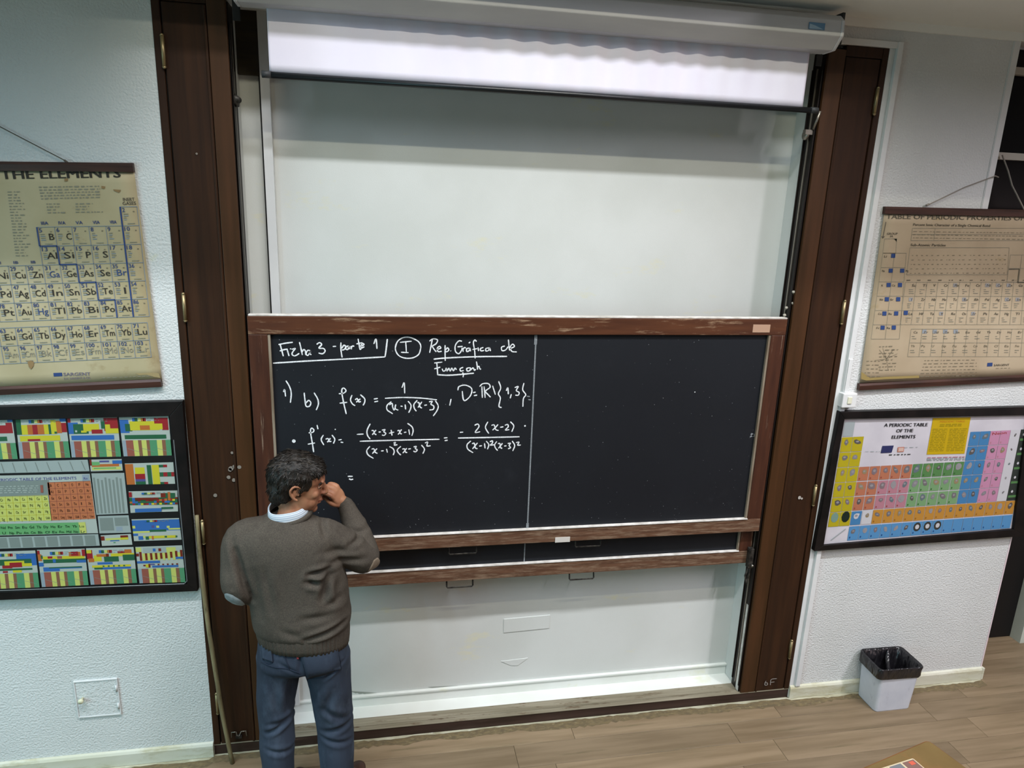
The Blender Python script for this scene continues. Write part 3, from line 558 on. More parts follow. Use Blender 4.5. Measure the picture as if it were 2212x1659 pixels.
# ================================================================== PRINTED SHEETS
_tc = {}
def glyphs(s, bold=0.0):
    """vertices and faces of a text one unit high, in the x-z plane, cached"""
    k = (s, bold)
    if k not in _tc:
        c = bpy.data.curves.new('t', 'FONT'); c.body = s; c.size = 1.0; c.resolution_u = 2; c.offset = bold; c.fill_mode = 'BOTH'
        o = bpy.data.objects.new('t', c); COL.objects.link(o); dg = bpy.context.evaluated_depsgraph_get(); me = o.evaluated_get(dg).to_mesh()
        v = np.array([(p.co.x, p.co.y) for p in me.vertices]) if len(me.vertices) else np.zeros((0, 2)); f = [tuple(p.vertices) for p in me.polygons]
        o.evaluated_get(dg).to_mesh_clear(); bpy.data.objects.remove(o); bpy.data.curves.remove(c)
        _tc[k] = (v, f)
    return _tc[k]
class Sheet:
    """flat print on a sheet: (u, v) of a 2-D frame mapped into the plane y = Y"""
    def __init__(s, Y): s.Y = Y; s.b = MB(); s.lift = 0
    def W(s, p, lvl=1): q = at(p[0], p[1], s.Y); return (q[0], s.Y - 0.0007 * lvl, q[2])
    def poly(s, pts, mat, lvl=1): s.b.add([s.W(p, lvl) for p in pts], [tuple(range(len(pts)))], mat)
    def line(s, p, q, w, mat, lvl=2):
        a = np.array(s.W(p, lvl)); c = np.array(s.W(q, lvl)); d = c - a; l = math.hypot(d[0], d[2]) or 1; n = np.array((-d[2] / l, 0, d[0] / l)) * w / 2
        s.b.add([a + n, a - n, c - n, c + n], [(0, 1, 2, 3)], mat)
    def text(s, txt, p, q, h, mat, lvl=2, bold=0.0, fit=True, skew=0.0):
        """text from pixel p to pixel q (its base line), h metres high; fit stretches it to the length"""
        v, f = glyphs(txt)
        if not len(v): return
        if bold:
            k = bold * h / .7 * 1.1
            for q_ in (-1, 1): s._t(v, f, p, q, h, mat, lvl + .12 * q_, fit, skew, k * q_)
        s._t(v, f, p, q, h, mat, lvl, fit, skew, 0)
    def _t(s, v, f, p, q, h, mat, lvl, fit, skew, dxx):
        a = np.array(s.W(p, lvl)); c = np.array(s.W(q, lvl)); d = c - a; l = math.hypot(d[0], d[2]); ex = d / l; ez = np.array((-ex[2], 0, ex[0]))
        x0, x1 = v[:, 0].min(), v[:, 0].max(); sz = h / 0.70; sx = min(l / (x1 - x0), 1.9 * sz) if fit else sz
        s.b.add([a + ex * ((x - x0) * sx + dxx + skew * z * sz) + ez * z * sz for x, z in v], f, mat)
    def words(s, p, q, h, mat, rnd, lvl=2, fill=.75):
        """a line of print too small to read: short dashes"""
        p = np.array(p, float); q = np.array(q, float); t = 0; L = np.linalg.norm(q - p) or 1
        while t < 1:
            k = rnd.uniform(4, 13) / L; e = min(1, t + k * fill); s.line(p + (q - p) * t, p + (q - p) * e, h * rnd.uniform(.6, 1), mat, lvl); t += k + 1.6 / L
def homog(src, dst):
    A = []
    for (x, y), (u, v) in zip(src, dst):
        A.append([x, y, 1, 0, 0, 0, -u * x, -u * y, -u]); A.append([0, 0, 0, x, y, 1, -v * x, -v * y, -v])
    H = np.linalg.svd(np.array(A, float))[2][-1].reshape(3, 3)
    def f(u, v): r = H @ np.array([u, v, 1.0]); return (r[0] / r[2], r[1] / r[2])
    return f
UNIT = [(0, 0), (1, 0), (1, 1), (0, 1)]
INK = flat('35322c', .8, 'ink_dark'); INKB = flat('3d4f78', .8, 'ink_blue'); INKF = flat('7c7460', .8, 'ink_faded'); INKG = flat('878575', .8, 'ink_grey'); INKP = flat('6f6b78', .8, 'ink_violet')
LTB = flat('7f8c98', .8, 'ink_pale_blue'); NAVY = flat('2c4374', .8, 'ink_navy'); INKM = flat('5f594c', .8, 'ink_mid')
def rod(name, P, Q, r, mat, parent, flat_=False):
    b = MB(); A = Vector(P); B = Vector(Q)
    if flat_: 
        n = Vector((-(B - A).z, 0, (B - A).x)).normalized() * r
        vs = []
        for p in (A, B):
            for (k, y) in ((1, 0), (1, -.016), (.4, -.022), (-1, -.020), (-1, 0)): vs.append((p.x + n.x * k, p.y + y, p.z + n.z * k))
        b.add(vs, [(0, 1, 6, 5), (1, 2, 7, 6), (2, 3, 8, 7), (3, 4, 9, 8), (4, 0, 5, 9), (4, 3, 2, 1, 0), (5, 6, 7, 8, 9)])
    else: b.tube([A, B], r, 12)
    return b.build(name, mat, parent, smooth=not flat_)
# ------------------------------------------------------------------ left wall chart
YC = -0.012
t = thing('wall_chart', 'yellowed roll-up periodic table chart headed THE ELEMENTS, left of the shutter', 'chart', tuple(at(60, 600, 0)), 'old roll-up wall charts')
f5 = lambda x, y: (x / 3.192, 330 + y / 3.192)
tr = at(289, 366, YC); br = at(350, 822, YC); u0 = at(0, 362, YC) - tr; tl = tr + u0 / abs(u0[0]) * 1.62; u1 = at(0, 841, YC) - br; bl = br + u1 / abs(u1[0]) * 1.60
b = MB(); nx, nz = 24, 16; vs = []; fs = []
for i in range(nx + 1):
    for j in range(nz + 1):
        a, c = i / nx, j / nz; p = (tl * (1 - a) + tr * a) * (1 - c) + (bl * (1 - a) + br * a) * c
        vs.append((p[0], YC + 0.002, p[2]))
for i in range(nx):
    for j in range(nz): k = i * (nz + 1) + j; fs.append((k, k + 1, k + nz + 2, k + nz + 1))
b.add(vs, fs); o = b.build('chart_sheet', M['paper_old'], t, smooth=True); sm = o.modifiers.new('t', 'SOLIDIFY'); sm.thickness = .0015; sm.offset = 1
dx = (tr - tl) / np.linalg.norm(tr - tl)
def rail(name, P, Q, parent): return rod(name, (P[0], -.001, P[2]), (Q[0], -.001, Q[2]), .0175, M['rod'], parent, True)
rail('top_rail', tl - dx * .01, at(291, 362, 0), t); rail('bottom_rail', bl - dx * .01, at(351, 825, 0), t)
s = Sheet(YC)
P0 = np.array(at(*f5(255, 513), YC)); PB = np.array(at(*f5(845, 503), YC)); PC = np.array(at(*f5(352, 1152), YC)); U = (PB - P0) / 5; V = (PC - P0) / 5
L0 = np.array(at(*f5(905, 1174), YC)); 
class WSheet(Sheet):
    def W(s, p, lvl=1): return (p[0], s.Y - 0.0007 * lvl, p[2])
w2 = WSheet(YC); w2.b = s.b
def cell(o0, c, r, num, sym, col=INK, wgt=0.010):
    p = o0 + U * c + V * r
    w2.text(str(num), p + U * .10 + V * .27, p + U * (.10 + .16 * len(str(num))) + V * .27, .0165, INKB, bold=.015)
    if sym: w2.text(sym, p + U * (.93 - .30 * len(sym)) + V * .68, p + U * .92 + V * .68, .026, col, bold=wgt)
    R = random.Random(num)
    for k in range(4):
        q = p + U * .14 + V * (.38 + .1 * k); w2.line(q, q + U * R.uniform(.15, .3), .003, LTB if k % 2 else INKG)
    q = p + U * .32 + V * .89; w2.line(q, q + U * .45, .0028, INKG)
    q = p + U * .72 + V * .25; w2.line(q, q + U * .1, .004, INKF)
rows = [[(0, 5, 'B'), (1, 6, 'C'), (2, 7, ''), (3, 8, ''), (4, 9, ''), (5, 10, '')],
        [(0, 13, 'Al'), (1, 14, 'Si'), (2, 15, 'P'), (3, 16, 'S'), (4, 17, ''), (5, 18, '')],
        [(-7, 24, 'Cr'), (-6, 25, 'Mn'), (-5, 26, 'Fe'), (-4, 27, 'Co'), (-3, 28, 'Ni'), (-2, 29, 'Cu'), (-1, 30, 'Zn'), (0, 31, 'Ga'), (1, 32, 'Ge'), (2, 33, 'As'), (3, 34, 'Se'), (4, 35, 'Br'), (5, 36, '')],
        [(-7, 42, 'Mo'), (-6, 43, 'Tc'), (-5, 44, 'Ru'), (-4, 45, 'Rh'), (-3, 46, 'Pd'), (-2, 47, 'Ag'), (-1, 48, 'Cd'), (0, 49, 'In'), (1, 50, 'Sn'), (2, 51, 'Sb'), (3, 52, 'Te'), (4, 53, 'I'), (5, 54, '')],
        [(-7, 74, 'W'), (-6, 75, 'Re'), (-5, 76, 'Os'), (-4, 77, 'Ir'), (-3, 78, 'Pt'), (-2, 79, 'Au'), (-1, 80, 'Hg'), (0, 81, 'Tl'), (1, 82, 'Pb'), (2, 83, 'Bi'), (3, 84, 'Po'), (4, 85, 'At'), (5, 86, '')]]
for r, rw in enumerate(rows):
    for c, n_, sy in rw: cell(P0, c, r, n_, sy, INKB if sy in ('Ga', 'Br', 'Hg') else INK)
cell(P0, 5, -1, 2, '')
for r in range(6):
    c0 = 0 if r < 2 else -7
    w2.line(P0 + U * c0 + V * r, P0 + U * 6 + V * r, .0022, LTB)
w2.line(P0 + U * 5 - V, P0 + U * 6 - V, .0022, LTB)
for c in range(-7, 7): w2.line(P0 + U * c + V * (0 if c >= 0 else 2) - (V if c == 6 else V * 0), P0 + U * c + V * 5, .0022, LTB)
st = [(0, 0), (0, 1), (1, 1), (1, 2), (2, 2), (2, 3), (3, 3), (3, 4), (4, 4), (4, 5)]
for a, c in zip(st, st[1:]): w2.line(P0 + U * a[0] + V * a[1], P0 + U * c[0] + V * c[1], .006, INKB, 3)
w2.line(P0 + U * 5 - V, P0 + U * 5 + V * 5, .006, NAVY, 3)
for c, tx in ((0, 'IIIA'), (1, 'IVA'), (2, 'VA'), (3, 'VIA'), (4, 'VIIA')): w2.text(tx, P0 + U * (c + .28) - V * .12, P0 + U * (c + .68) - V * .12, .013, INKB, bold=.02)
for c, tx in ((-3, 'VIII'), (-2, 'IB'), (-1, 'IIB')): w2.text(tx, P0 + U * (c + .35) + V * 1.9, P0 + U * (c + .62) + V * 1.9, .011, INKB, bold=.02)
la = [(-8, 63, 'Eu'), (-7, 64, 'Gd'), (-6, 65, 'Tb'), (-5, 66, 'Dy'), (-4, 67, 'Ho'), (-3, 68, 'Er'), (-2, 69, 'Tm'), (-1, 70, 'Yb'), (0, 71, 'Lu')]
ac = [(-8, 95, 'Am'), (-7, 96, 'Cm'), (-6, 97, 'Bk'), (-5, 98, 'Cf'), (-4, 99, 'Es'), (-3, 100, 'Fm'), (-2, 101, 'Md'), (-1, 102, 'No'), (0, 103, 'Lr')]
for c, n_, sy in la: cell(L0, c, 0, n_, sy)
for c, n_, sy in ac: cell(L0, c, 1, n_, sy, INKG, 0.0)
for r in range(3): w2.line(L0 + U * -9 + V * r, L0 + U + V * r, .0022, LTB)
for c in range(-9, 2): w2.line(L0 + U * c, L0 + U * c + V * 2, .0022, LTB)
s.text('THE ELEMENTS', (4, 387), (261, 383), .034, INK, bold=.035)
s.text('PERIODIC TABLE OF', (-420, 399), (-24, 388), .034, INK, bold=.035)
s.text('INERT', f5(850, 333), f5(930, 331), .013, INKM, bold=.02); s.text('GASES', f5(848, 360), f5(940, 357), .013, INKM, bold=.02)
R_ = random.Random(11)
for k in range(5): s.words(f5(268 + 4 * k, 237 + 20 * k), f5(690, 230 + 19 * k), .0055, INKG, R_)
for k in range(4): s.words(f5(320 + 3 * k, 353 + 20 * k), f5((412, 410, 385, 455)[k], 352 + 20 * k), .005, INKG, R_); s.words(f5(522, 352 + 19 * k), f5((640, 615, 600, 710)[k], 350 + 19 * k), .005, INKG, R_)
for k in range(23): s.words(f5(52 + 2.6 * k, 270 + 20 * k), f5(130 + 2.6 * k + R_.uniform(-20, 45), 269 + 20 * k), .0045, INKG, R_)
for k in range(9): s.words(f5(-420, 280 + 40 * k), f5(-60 + R_.uniform(-60, 30), 276 + 40 * k), .0045, INKG, R_)
s.poly([f5(*p) for p in ((368, 1518), (428, 1516), (431, 1540), (371, 1543))], NAVY)
s.text('SARGENT', f5(440, 1538), f5(625, 1534), .014, INKP, bold=.03); s.text('E.H. SARGENT & CO.', f5(444, 1564), f5(628, 1558), .009, INKP, bold=.01)
s.words(f5(706, 1553), f5(1050, 1538), .003, INKG, R_); s.words(f5(-200, 1590), f5(15, 1586), .005, INKP, R_)
ST = flat('8d7450', .9, 'stain_brown')
for pts in ([(190, 1440), (215, 1430), (235, 1445), (232, 1470), (215, 1492), (200, 1475)], [(445, 178), (468, 176), (468, 196), (446, 198)], [(780, 252), (835, 256), (822, 276), (790, 264)], [(700, 228), (725, 232), (722, 250), (700, 244)]):
    s.poly([f5(*p) for p in pts], ST, 3)
s.poly([f5(*p) for p in ((930, 1522), (1045, 1515), (1095, 1520), (1106, 1552), (1060, 1545), (1010, 1530), (960, 1533))], flat('998861', .9, 'stain_ochre'), 1)
s.b.build('printed_table', None, t)
b = MB(); ap = at(-190, 175, -.01); b.tube([(ap[0], -.008, ap[2]), tuple(at(141, 347, -.012))], .0022, 6); b.tube([(ap[0], -.008, ap[2]), (2 * ap[0] - at(141, 347, -.012)[0] - .05, -.012, at(141, 347, 0)[2])], .0022, 6); b.tube([tuple(at(139, 346, -.012)), tuple(at(145, 351, -.012))], .005, 6)
b.build('hanging_cord', M['string'], t)
# ------------------------------------------------------------------ right wall chart
t = thing('wall_chart', 'faded brown roll-up chart headed TABLE OF PERIODIC PROPERTIES, right of the shutter', 'chart', tuple(at(2060, 640, 0)), 'old roll-up wall charts')
f7 = lambda x, y: (1840 + x / 3.858, 430 + y / 3.858)
TLq = at(*f7(272, 112), YC); BLq = at(*f7(66, 1532), YC); e = at(*f7(1435, 135), YC) - TLq; TRq = TLq + e / e[0] * 1.52; e2 = at(*f7(1435, 1478), YC) - BLq; BRq = BLq + e2 / e2[0] * 1.54
b = MB(); vs = []; fs = []
for i in range(nx + 1):
    for j in range(nz + 1):
        a, c = i / nx, j / nz; p = (TLq * (1 - a) + TRq * a) * (1 - c) + (BLq * (1 - a) + BRq * a) * c; vs.append((p[0], YC + .002, p[2]))
for i in range(nx):
    for j in range(nz): k = i * (nz + 1) + j; fs.append((k, k + 1, k + nz + 2, k + nz + 1))
b.add(vs, fs)
M['paper_old2'] = noisy('browned_chart_paper', 'a39278', 'b3a389', (2.5, 2.5, 2.5), .6, .12, 14, bdist=.003, c3='94804f', c3scale=(2.2, 2, 5), c3lo=.6, c3hi=.78)
o = b.build('chart_sheet', M['paper_old2'], t, smooth=True); sm = o.modifiers.new('t', 'SOLIDIFY'); sm.thickness = .0015; sm.offset = 1
rail('top_rail', at(*f7(256, 92), 0), TRq + np.array([.03, 0, .009]), t); rail('bottom_rail', at(*f7(42, 1560), 0), BRq + np.array([.03, 0, .0]), t)
s = Sheet(YC)
s.text('TABLE OF PERIODIC PROPERTIES OF', f7(285, 163), f7(1432, 178), .023, INKM, bold=.02); s.text('THE ELEMENTS', f7(1475, 179), f7(1930, 188), .023, INKM, bold=.02)
s.text('Percent Ionic Character of a Single Chemical Bond', f7(510, 222), f7(1150, 232), .012, INKM, bold=.02)
s.text('Sub-Atomic Particles', f7(488, 392), f7(780, 394), .013, INKM, bold=.02); s.text('GROUP', f7(290, 296), f7(380, 297), .010, INKM, bold=.02); s.text('IA', f7(318, 318), f7(342, 318), .010, INKM, bold=.02)
s.line(f7(283, 190), f7(258, 318), .004, INKM); s.poly([f7(245, 310), f7(275, 312), f7(256, 330)], INKM)
def grid(xs0, xs1, n, y0, y1, sk, rows_, mat=INKG, w=.0016):
    for r in range(rows_ + 1):
        f = r / rows_; y = y0 + (y1 - y0) * f; s.line(f7(xs0 + sk * f, y), f7(xs1 + sk * f * .6, y), w, mat)
    for c in range(n + 1):
        x = xs0 + (xs1 - xs0) * c / n; s.line(f7(x, y0), f7(x + sk * (1 - .4 * c / n), y1), w, mat)
grid(272, 375, 1, 330, 450, -15, 1); grid(258, 455, 2, 450, 1165, -98, 6)
grid(448, 1800, 15, 692, 1045, -45, 3); grid(495, 1800, 14, 1082, 1312, -30, 2)
grid(505, 1500, 1, 243, 345, -12, 2); s.line(f7(695, 245), f7(682, 345), .0016, INKG); grid(485, 1312, 1, 405, 630, -28, 1)
grid(1322, 1900, 6, 465, 690, -30, 2); s.line(f7(1308, 585), f7(1395, 582), .005, INKM); s.line(f7(1395, 582), f7(1382, 695), .005, INKM); s.line(f7(1382, 695), f7(1500, 695), .005, INKM)
for k in range(4): s.poly([f7(345 + 5 * k, 330), f7(375, 330), f7(375, 352 + 3 * k)], INKG, 1)
for (x, y) in ((345, 472), (325, 596), (420, 596), (307, 715), (402, 715), (292, 834), (387, 834), (272, 953), (370, 952), (450, 948), (257, 1071), (350, 1070)):
    s.poly([f7(x - 17, y - 17), f7(x + 17, y - 17), f7(x + 15, y + 17), f7(x - 19, y + 17)], NAVY, 2)
R_ = random.Random(5)
syms = [['K', 'Ca', 'Sc', 'Ti', 'V', 'Cr', 'Mn', 'Fe', 'Co', 'Ni', 'Cu', 'Zn', 'Ga', 'Ge'], ['Rb', 'Sr', 'Y', 'Zr', 'Nb', 'Mo', 'Tc', 'Ru', 'Rh', 'Pd', 'Ag', 'Cd', 'In', 'Sn'], ['Cs', 'Ba', 'La', 'Hf', 'Ta', 'W', 'Re', 'Os', 'Ir', 'Pt', 'Au', 'Hg', 'Tl', 'Pb'], ['Fr', 'Ra']]
for r, rw in enumerate(syms):
    for c, sy in enumerate(rw):
        x = (245, 332)[c] - 14 * r if c < 2 else 470 - 14 * r + (c - 2) * 89; y = 727 + 118 * r
        if c < 2: s.text(sy, f7(x, y), f7(x + 14 * len(sy), y), .010, INKM, bold=.02); continue
        pale = R_.random() < .35; 
        if pale: s.poly([f7(x + 20, y - 24), f7(x + 52, y - 24), f7(x + 50, y + 6), f7(x + 18, y + 6)], flat('8f8f90', .8, 'ink_haze'), 1)
        s.text(sy, f7(x + 30, y + 2), f7(x + 34 + 14 * len(sy), y + 2), .013, INKM, bold=.02)
        for k in range(3): s.line(f7(x + 6, y + 26 + 16 * k), f7(x + R_.uniform(18, 50), y + 26 + 16 * k), .0028, INKG)
for sy, x, y in (('Li', 268, 485), ('Na', 250, 606), ('Mg', 448, 606)): s.text(sy, f7(x, y), f7(x + 22, y), .010, INKM, bold=.02)
for r, rw in enumerate([['Ce', 'Pr', 'Nd', 'Pm', 'Sm', 'Eu', 'Gd', 'Tb', 'Dy', 'Ho', 'Er'], ['Th', 'Pa', 'U', 'Np', 'Pu', 'Am', 'Cm', 'Bk', 'Cf', 'Es', 'Fm']]):
    for c, sy in enumerate(rw):
        x = 500 - 14 * r + 87 * c; y = 1116 + 115 * r
        if r == 0 and c in (1, 2, 3, 4) : s.poly([f7(x + 0, y - 28), f7(x + 36, y - 28), f7(x + 34, y + 4), f7(x - 2, y + 4)], flat('8a9096', .8, 'ink_haze_blue'), 1)
        s.text(sy, f7(x + (14 if r == 0 else 4), y + 2), f7(x + (20 if r == 0 else 10) + 13 * len(sy), y + 2), .012, INKM if r == 0 else INKF, bold=.008)
        for k in range(2): s.line(f7(x, y + 28 + 18 * k), f7(x + R_.uniform(14, 44), y + 28 + 18 * k), .0026, INKG)
for c in range(12): s.words(f7(455 + 88 * c, 676), f7(490 + 88 * c, 676), .005, INKM, R_)
for k in range(5): s.words(f7(500 - 4 * k, 470 + 37 * k), f7(1290 - 4 * k, 468 + 37 * k), .0035, INKF, R_, fill=.4)
for k in range(3): s.words(f7(510, 270 + 26 * k), f7(1430, 282 + 27 * k), .003, INKF, R_)
for k in range(6): s.words(f7(605 - 8 * k, 1345 + 27 * k), f7(1040, 1340 + 26 * k), .0035, INKF, R_)
for k in range(5): s.words(f7(100 + R_.uniform(0, 30), 1350 + 32 * k), f7(235, 1350 + 32 * k), .0035, INKF, R_)
for k in range(7): a = R_.uniform(0, 6.28); s.line(f7(290, 1330), f7(290 + 100 * math.cos(a), 1330 + 95 * math.sin(a)), .0016, INKF)
for k in range(8): s.words(f7(240 + R_.uniform(-20, 50), 1230 + 28 * k), f7(330 + R_.uniform(0, 80), 1226 + 28 * k), .005, INKF, R_)
s.poly([f7(*p) for p in ((1130, 1365), (1173, 1363), (1170, 1393), (1126, 1395))], NAVY); s.text('SARGENT', f7(1182, 1392), f7(1310, 1388), .011, INKM, bold=.02); s.words(f7(1200, 1410), f7(1330, 1407), .003, INKF, R_)
s.poly([f7(*p) for p in ((80, 1440), (150, 1490), (300, 1480), (560, 1470), (560, 1490), (260, 1502), (120, 1512), (78, 1500))], flat('958250', .9, 'stain_olive'), 1)
s.b.build('printed_table', None, t)
nail = at(2163, 382, -.02)
b = MB(); b.tube([tuple(at(2004, 443, -.014)), tuple(at(2050, 421, -.016)), tuple(at(2085, 404, -.016)), tuple(at(2128, 388, -.016)), tuple(at(2150, 380, -.02)), tuple(at(2157, 383, -.01))], .0028, 6)
b.tube([tuple(at(2165, 335, .03)), tuple(at(2178, 370, .02)), tuple(at(2186, 400, 0)), tuple(at(2215, 458, -.014))], .004, 6); b.tube([tuple(at(2001, 444, -.014)), tuple(at(2007, 441, -.014))], .006, 6); b.build('hanging_cord', flat('8a847c', .9, 'cord_light'), t)
# ------------------------------------------------------------------ framed posters
def frame4(parent, O, I, Y0, Y1, mat, name='frame_rail', yin=None):
    """four mitred frame rails between outer and inner pixel quads; front face at Y1"""
    Wo = [at(p[0], p[1], Y1) for p in O]; Wi = [at(p[0], p[1], Y1) for p in I]
    for k in range(4):
        a, c = k, (k + 1) % 4; b = MB()
        fr = [Wo[a], Wo[c], Wi[c], Wi[a]]
        v = [(p[0], Y1, p[2]) for p in fr] + [(p[0], Y0, p[2]) for p in fr]
        b.add(v, [(0, 1, 2, 3), (4, 7, 6, 5), (0, 4, 5, 1), (1, 5, 6, 2), (2, 6, 7, 3), (3, 7, 4, 0)]); b.build(name, mat, parent, bevel=.002)
t = thing('framed_poster', 'black framed board of many small coloured periodic tables on the left wall', 'framed poster', tuple(at(200, 1080, 0)), 'framed posters on the wall')
YP = -0.022
O = [(-430, 892), (394, 867), (427, 1277), (-330, 1312)]; I = [(-395, 917), (366, 899), (404, 1263), (-300, 1290)]
frame4(t, O, I, 0.0, -0.034, M['frame_black'])
b = MB(); vv = [at(p[0], p[1], YP) for p in I]; b.add([(v[0], YP, v[2]) for v in vv] + [(v[0], -.004, v[2]) for v in vv], [(0, 1, 2, 3), (4, 7, 6, 5), (0, 4, 5, 1), (1, 5, 6, 2), (2, 6, 7, 3), (3, 7, 4, 0)]); b.build('backing_board', flat('100f10', .6, 'black_mount'), t)
b = MB(); pts = [at(p[0], p[1], -.033) for p in ((-300, 1287), (398, 1261), (404, 1255), (375, 950))]; b.tube([tuple(p) for p in pts], .0022, 6); b.build('inner_bead', flat('6c7274', .3, 'grey_bead'), t)
s = Sheet(YP)
f6 = lambda x, y: (x / 3.607, 850 + y / 3.607)
C = {k: flat(v, .55, 'print_' + n) for k, v, n in (('w', 'a2aba4', 'white'), ('g', '75807b', 'grey'), ('y', 'b8b12c', 'yellow'), ('r', '8a2026', 'red'), ('b', '2f5f9e', 'blue'), ('n', '24573a', 'green'), ('o', 'a8602c', 'orange'), ('d', '6a2416', 'maroon'), ('l', '86949e', 'lilac'), ('p', '8a4f42', 'brick'), ('Y', 'b5bb62', 'pale_yellow'), ('G', '4b8660', 'soft_green'), ('B', '7a5540', 'soft_brown'), ('t', '9aa68c', 'pale_green'), ('v', '4a4a80', 'violet'), ('c', 'b06a45', 'copper'), ('e', '5f9a62', 'leaf'), ('z', '929e9b', 'silver'), ('k', '2a2d2c', 'black'))}
def mini(Q, hdr=True, stripes=.6, blocks=(), base='w'):
    H = homog(UNIT, [f6(*q) for q in Q])
    def rc(u0, v0, u1, v1, c, lvl): s.poly([H(u0, v0), H(u1, v0), H(u1, v1), H(u0, v1)], C[c], lvl)
    rc(0, 0, 1, 1, base, 1)
    for k_, q in enumerate(blocks): rc(*q, 1.5 + .05 * k_)
    L0_ = 1.7 + .05 * len(blocks)
    if hdr:
        rc(.16, .03, .86, .16, 'w', L0_ if not any(q[1] < .1 and q[0] < .8 for q in blocks) else 1.4)
        for u, c in ((.26, 'b'), (.31, 'n'), (.38, 'Y'), (.44, 'o'), (.48, 'r')): rc(u, .06, u + .055, .14, c, L0_ + .3)
        for k in range(2): s.words(H(.56, .07 + .05 * k), H(.8, .07 + .05 * k), .0025, C['g'], R_, 3)
    if stripes:
        a = .0; 
        for c, wd in (('l', .07), ('p', .15), ('Y', .1), ('B', .07), ('Y', .1), ('B', .065), ('G', .15), ('Y', .105), ('B', .075), ('G', .12), ('t', .0), ('Y', .095)):
            rc(a + .01, stripes, a + wd + .01 if a + wd < .98 else 1, .995, c, L0_ + .1); a += wd
        for k in range(3): s.line(H(.1 + .3 * k, stripes + .2), H(.35 + .3 * k, stripes + .3), .0015, C['g'], L0_ + .4)
mini([(-310, 205), (95, 195), (140, 510), (-265, 520)], True, .6, [(.3, .1, .98, .36, 'r'), (0, .1, .3, .3, 'b'), (.1, .44, .85, .55, 'n'), (.9, 0, 1, .08, 'b')])
mini([(120, 190), (508, 180), (550, 500), (155, 508)], True, .6, [(0, 0, .1, .42, 'n'), (.1, .18, .22, .42, 'y'), (.22, .18, .32, .42, 'o'), (.32, .18, .42, .42, 'r'), (.42, .18, .55, .42, 'o'), (.55, .18, .64, .42, 'y'), (.64, .18, .69, .42, 'n'), (.69, .08, .8, .42, 'y'), (.8, .1, .9, .4, 'o'), (.9, .15, 1, .38, 'r'), (.88, 0, 1, .12, 'b'), (.75, .36, .8, .41, 'n'), (.05, .45, .85, .58, 'y'), (.2, .53, .45, .58, 'r')])
mini([(523, 182), (912, 175), (945, 492), (560, 498)], True, .6, [(0, 0, .06, .14, 'r'), (0, .14, .2, .42, 'b'), (.1, .18, .4, .42, 'n'), (.3, .18, .62, .34, 'y'), (.3, .3, .6, .36, 'y'), (.46, .32, .68, .42, 'r'), (.25, .34, .36, .39, 'y'), (.72, .04, 1, .36, 'r'), (.66, .1, .74, .3, 'n'), (.74, .2, .84, .42, 'y'), (.84, .3, 1, .42, 'y'), (.04, .46, .9, .57, 'b'), (.13, .33, .17, .38, 'w')])
mini([(925, 172), (1312, 168), (1340, 483), (965, 490)], True, .6, [(0, .1, .18, .42, 'b'), (.1, .2, .24, .38, 'n'), (.2, .14, .8, .36, 'y'), (.4, .24, .6, .35, 'o'), (.7, .06, .98, .2, 'r'), (.85, .18, .98, .36, 'r'), (.7, .2, .86, .34, 'y'), (.07, .47, .92, .57, 'n')])
mini([(-300, 540), (683, 515), (698, 605), (-300, 628)], False, 0, [], 'z'); mini([(697, 515), (948, 510), (957, 600), (708, 607)], False, 0, [(.05, .4, .9, .62, 'o'), (.05, .2, .3, .5, 'e'), (.05, .65, .95, .9, 'Y'), (.3, .1, .6, .25, 'v'), (.7, .1, 1, .4, 'b'), (.1, .7, .8, .8, 'e'), (0, .0, .06, .5, 'd')], 'w')
H = homog(UNIT, [f6(*q) for q in ((-300, 540), (683, 515), (698, 605), (-300, 628))])
for k in range(11): s.line(H(.05 + .09 * k, .1), H(.07 + .09 * k, .9), .002, C['g'], 3)
# the large table in the middle
s.poly([f6(*p) for p in ((-300, 645), (700, 625), (765, 1088), (-250, 1112))], C['w'], 1); s.poly([f6(*p) for p in ((-300, 690), (380, 672), (396, 790), (-290, 808))], C['g'], 2)
s.text('PERIODIC TABLE OF THE ELEMENTS', f6(-30, 684), f6(597, 668), .013, C['v'], bold=.010); s.poly([f6(*p) for p in ((640, 632), (695, 630), (700, 680), (645, 682))], C['l'], 3); s.text('Rn', f6(655, 670), f6(685, 669), .012, C['v'], 4)
s.poly([f6(*p) for p in ((370, 692), (705, 680), (745, 975), (403, 988))], C['c'], 2); s.poly([f6(*p) for p in ((-300, 815), (372, 796), (403, 988), (-280, 1003))], C['Y'], 2)
s.poly([f6(*p) for p in ((-200, 1020), (612, 1003), (625, 1088), (-190, 1105))], C['e'], 2); s.poly([f6(*p) for p in ((612, 1003), (665, 1000), (677, 1085), (625, 1088))], C['Y'], 3)
Hc = homog([(0, 0), (6, 0), (6, 5.95), (0, 5.95)], [f6(*q) for q in ((370, 692), (705, 680), (745, 975), (403, 988))])
ptab = [['B', 'C', 'N', 'O', 'F', 'Ne'], ['Al', 'Si', 'P', 'S', 'Cl', 'Ar'], ['Ga', 'Ge', 'As', 'Se', 'Br', 'Kr'], ['In', 'Sn', 'Sb', 'Te', 'I', 'Xe'], ['Tl', 'Pb', 'Bi', 'Po', 'At', 'Rn'], ['Uut', 'Uuq', 'Uup', 'Uuh', 'Uus', 'Uuo']]
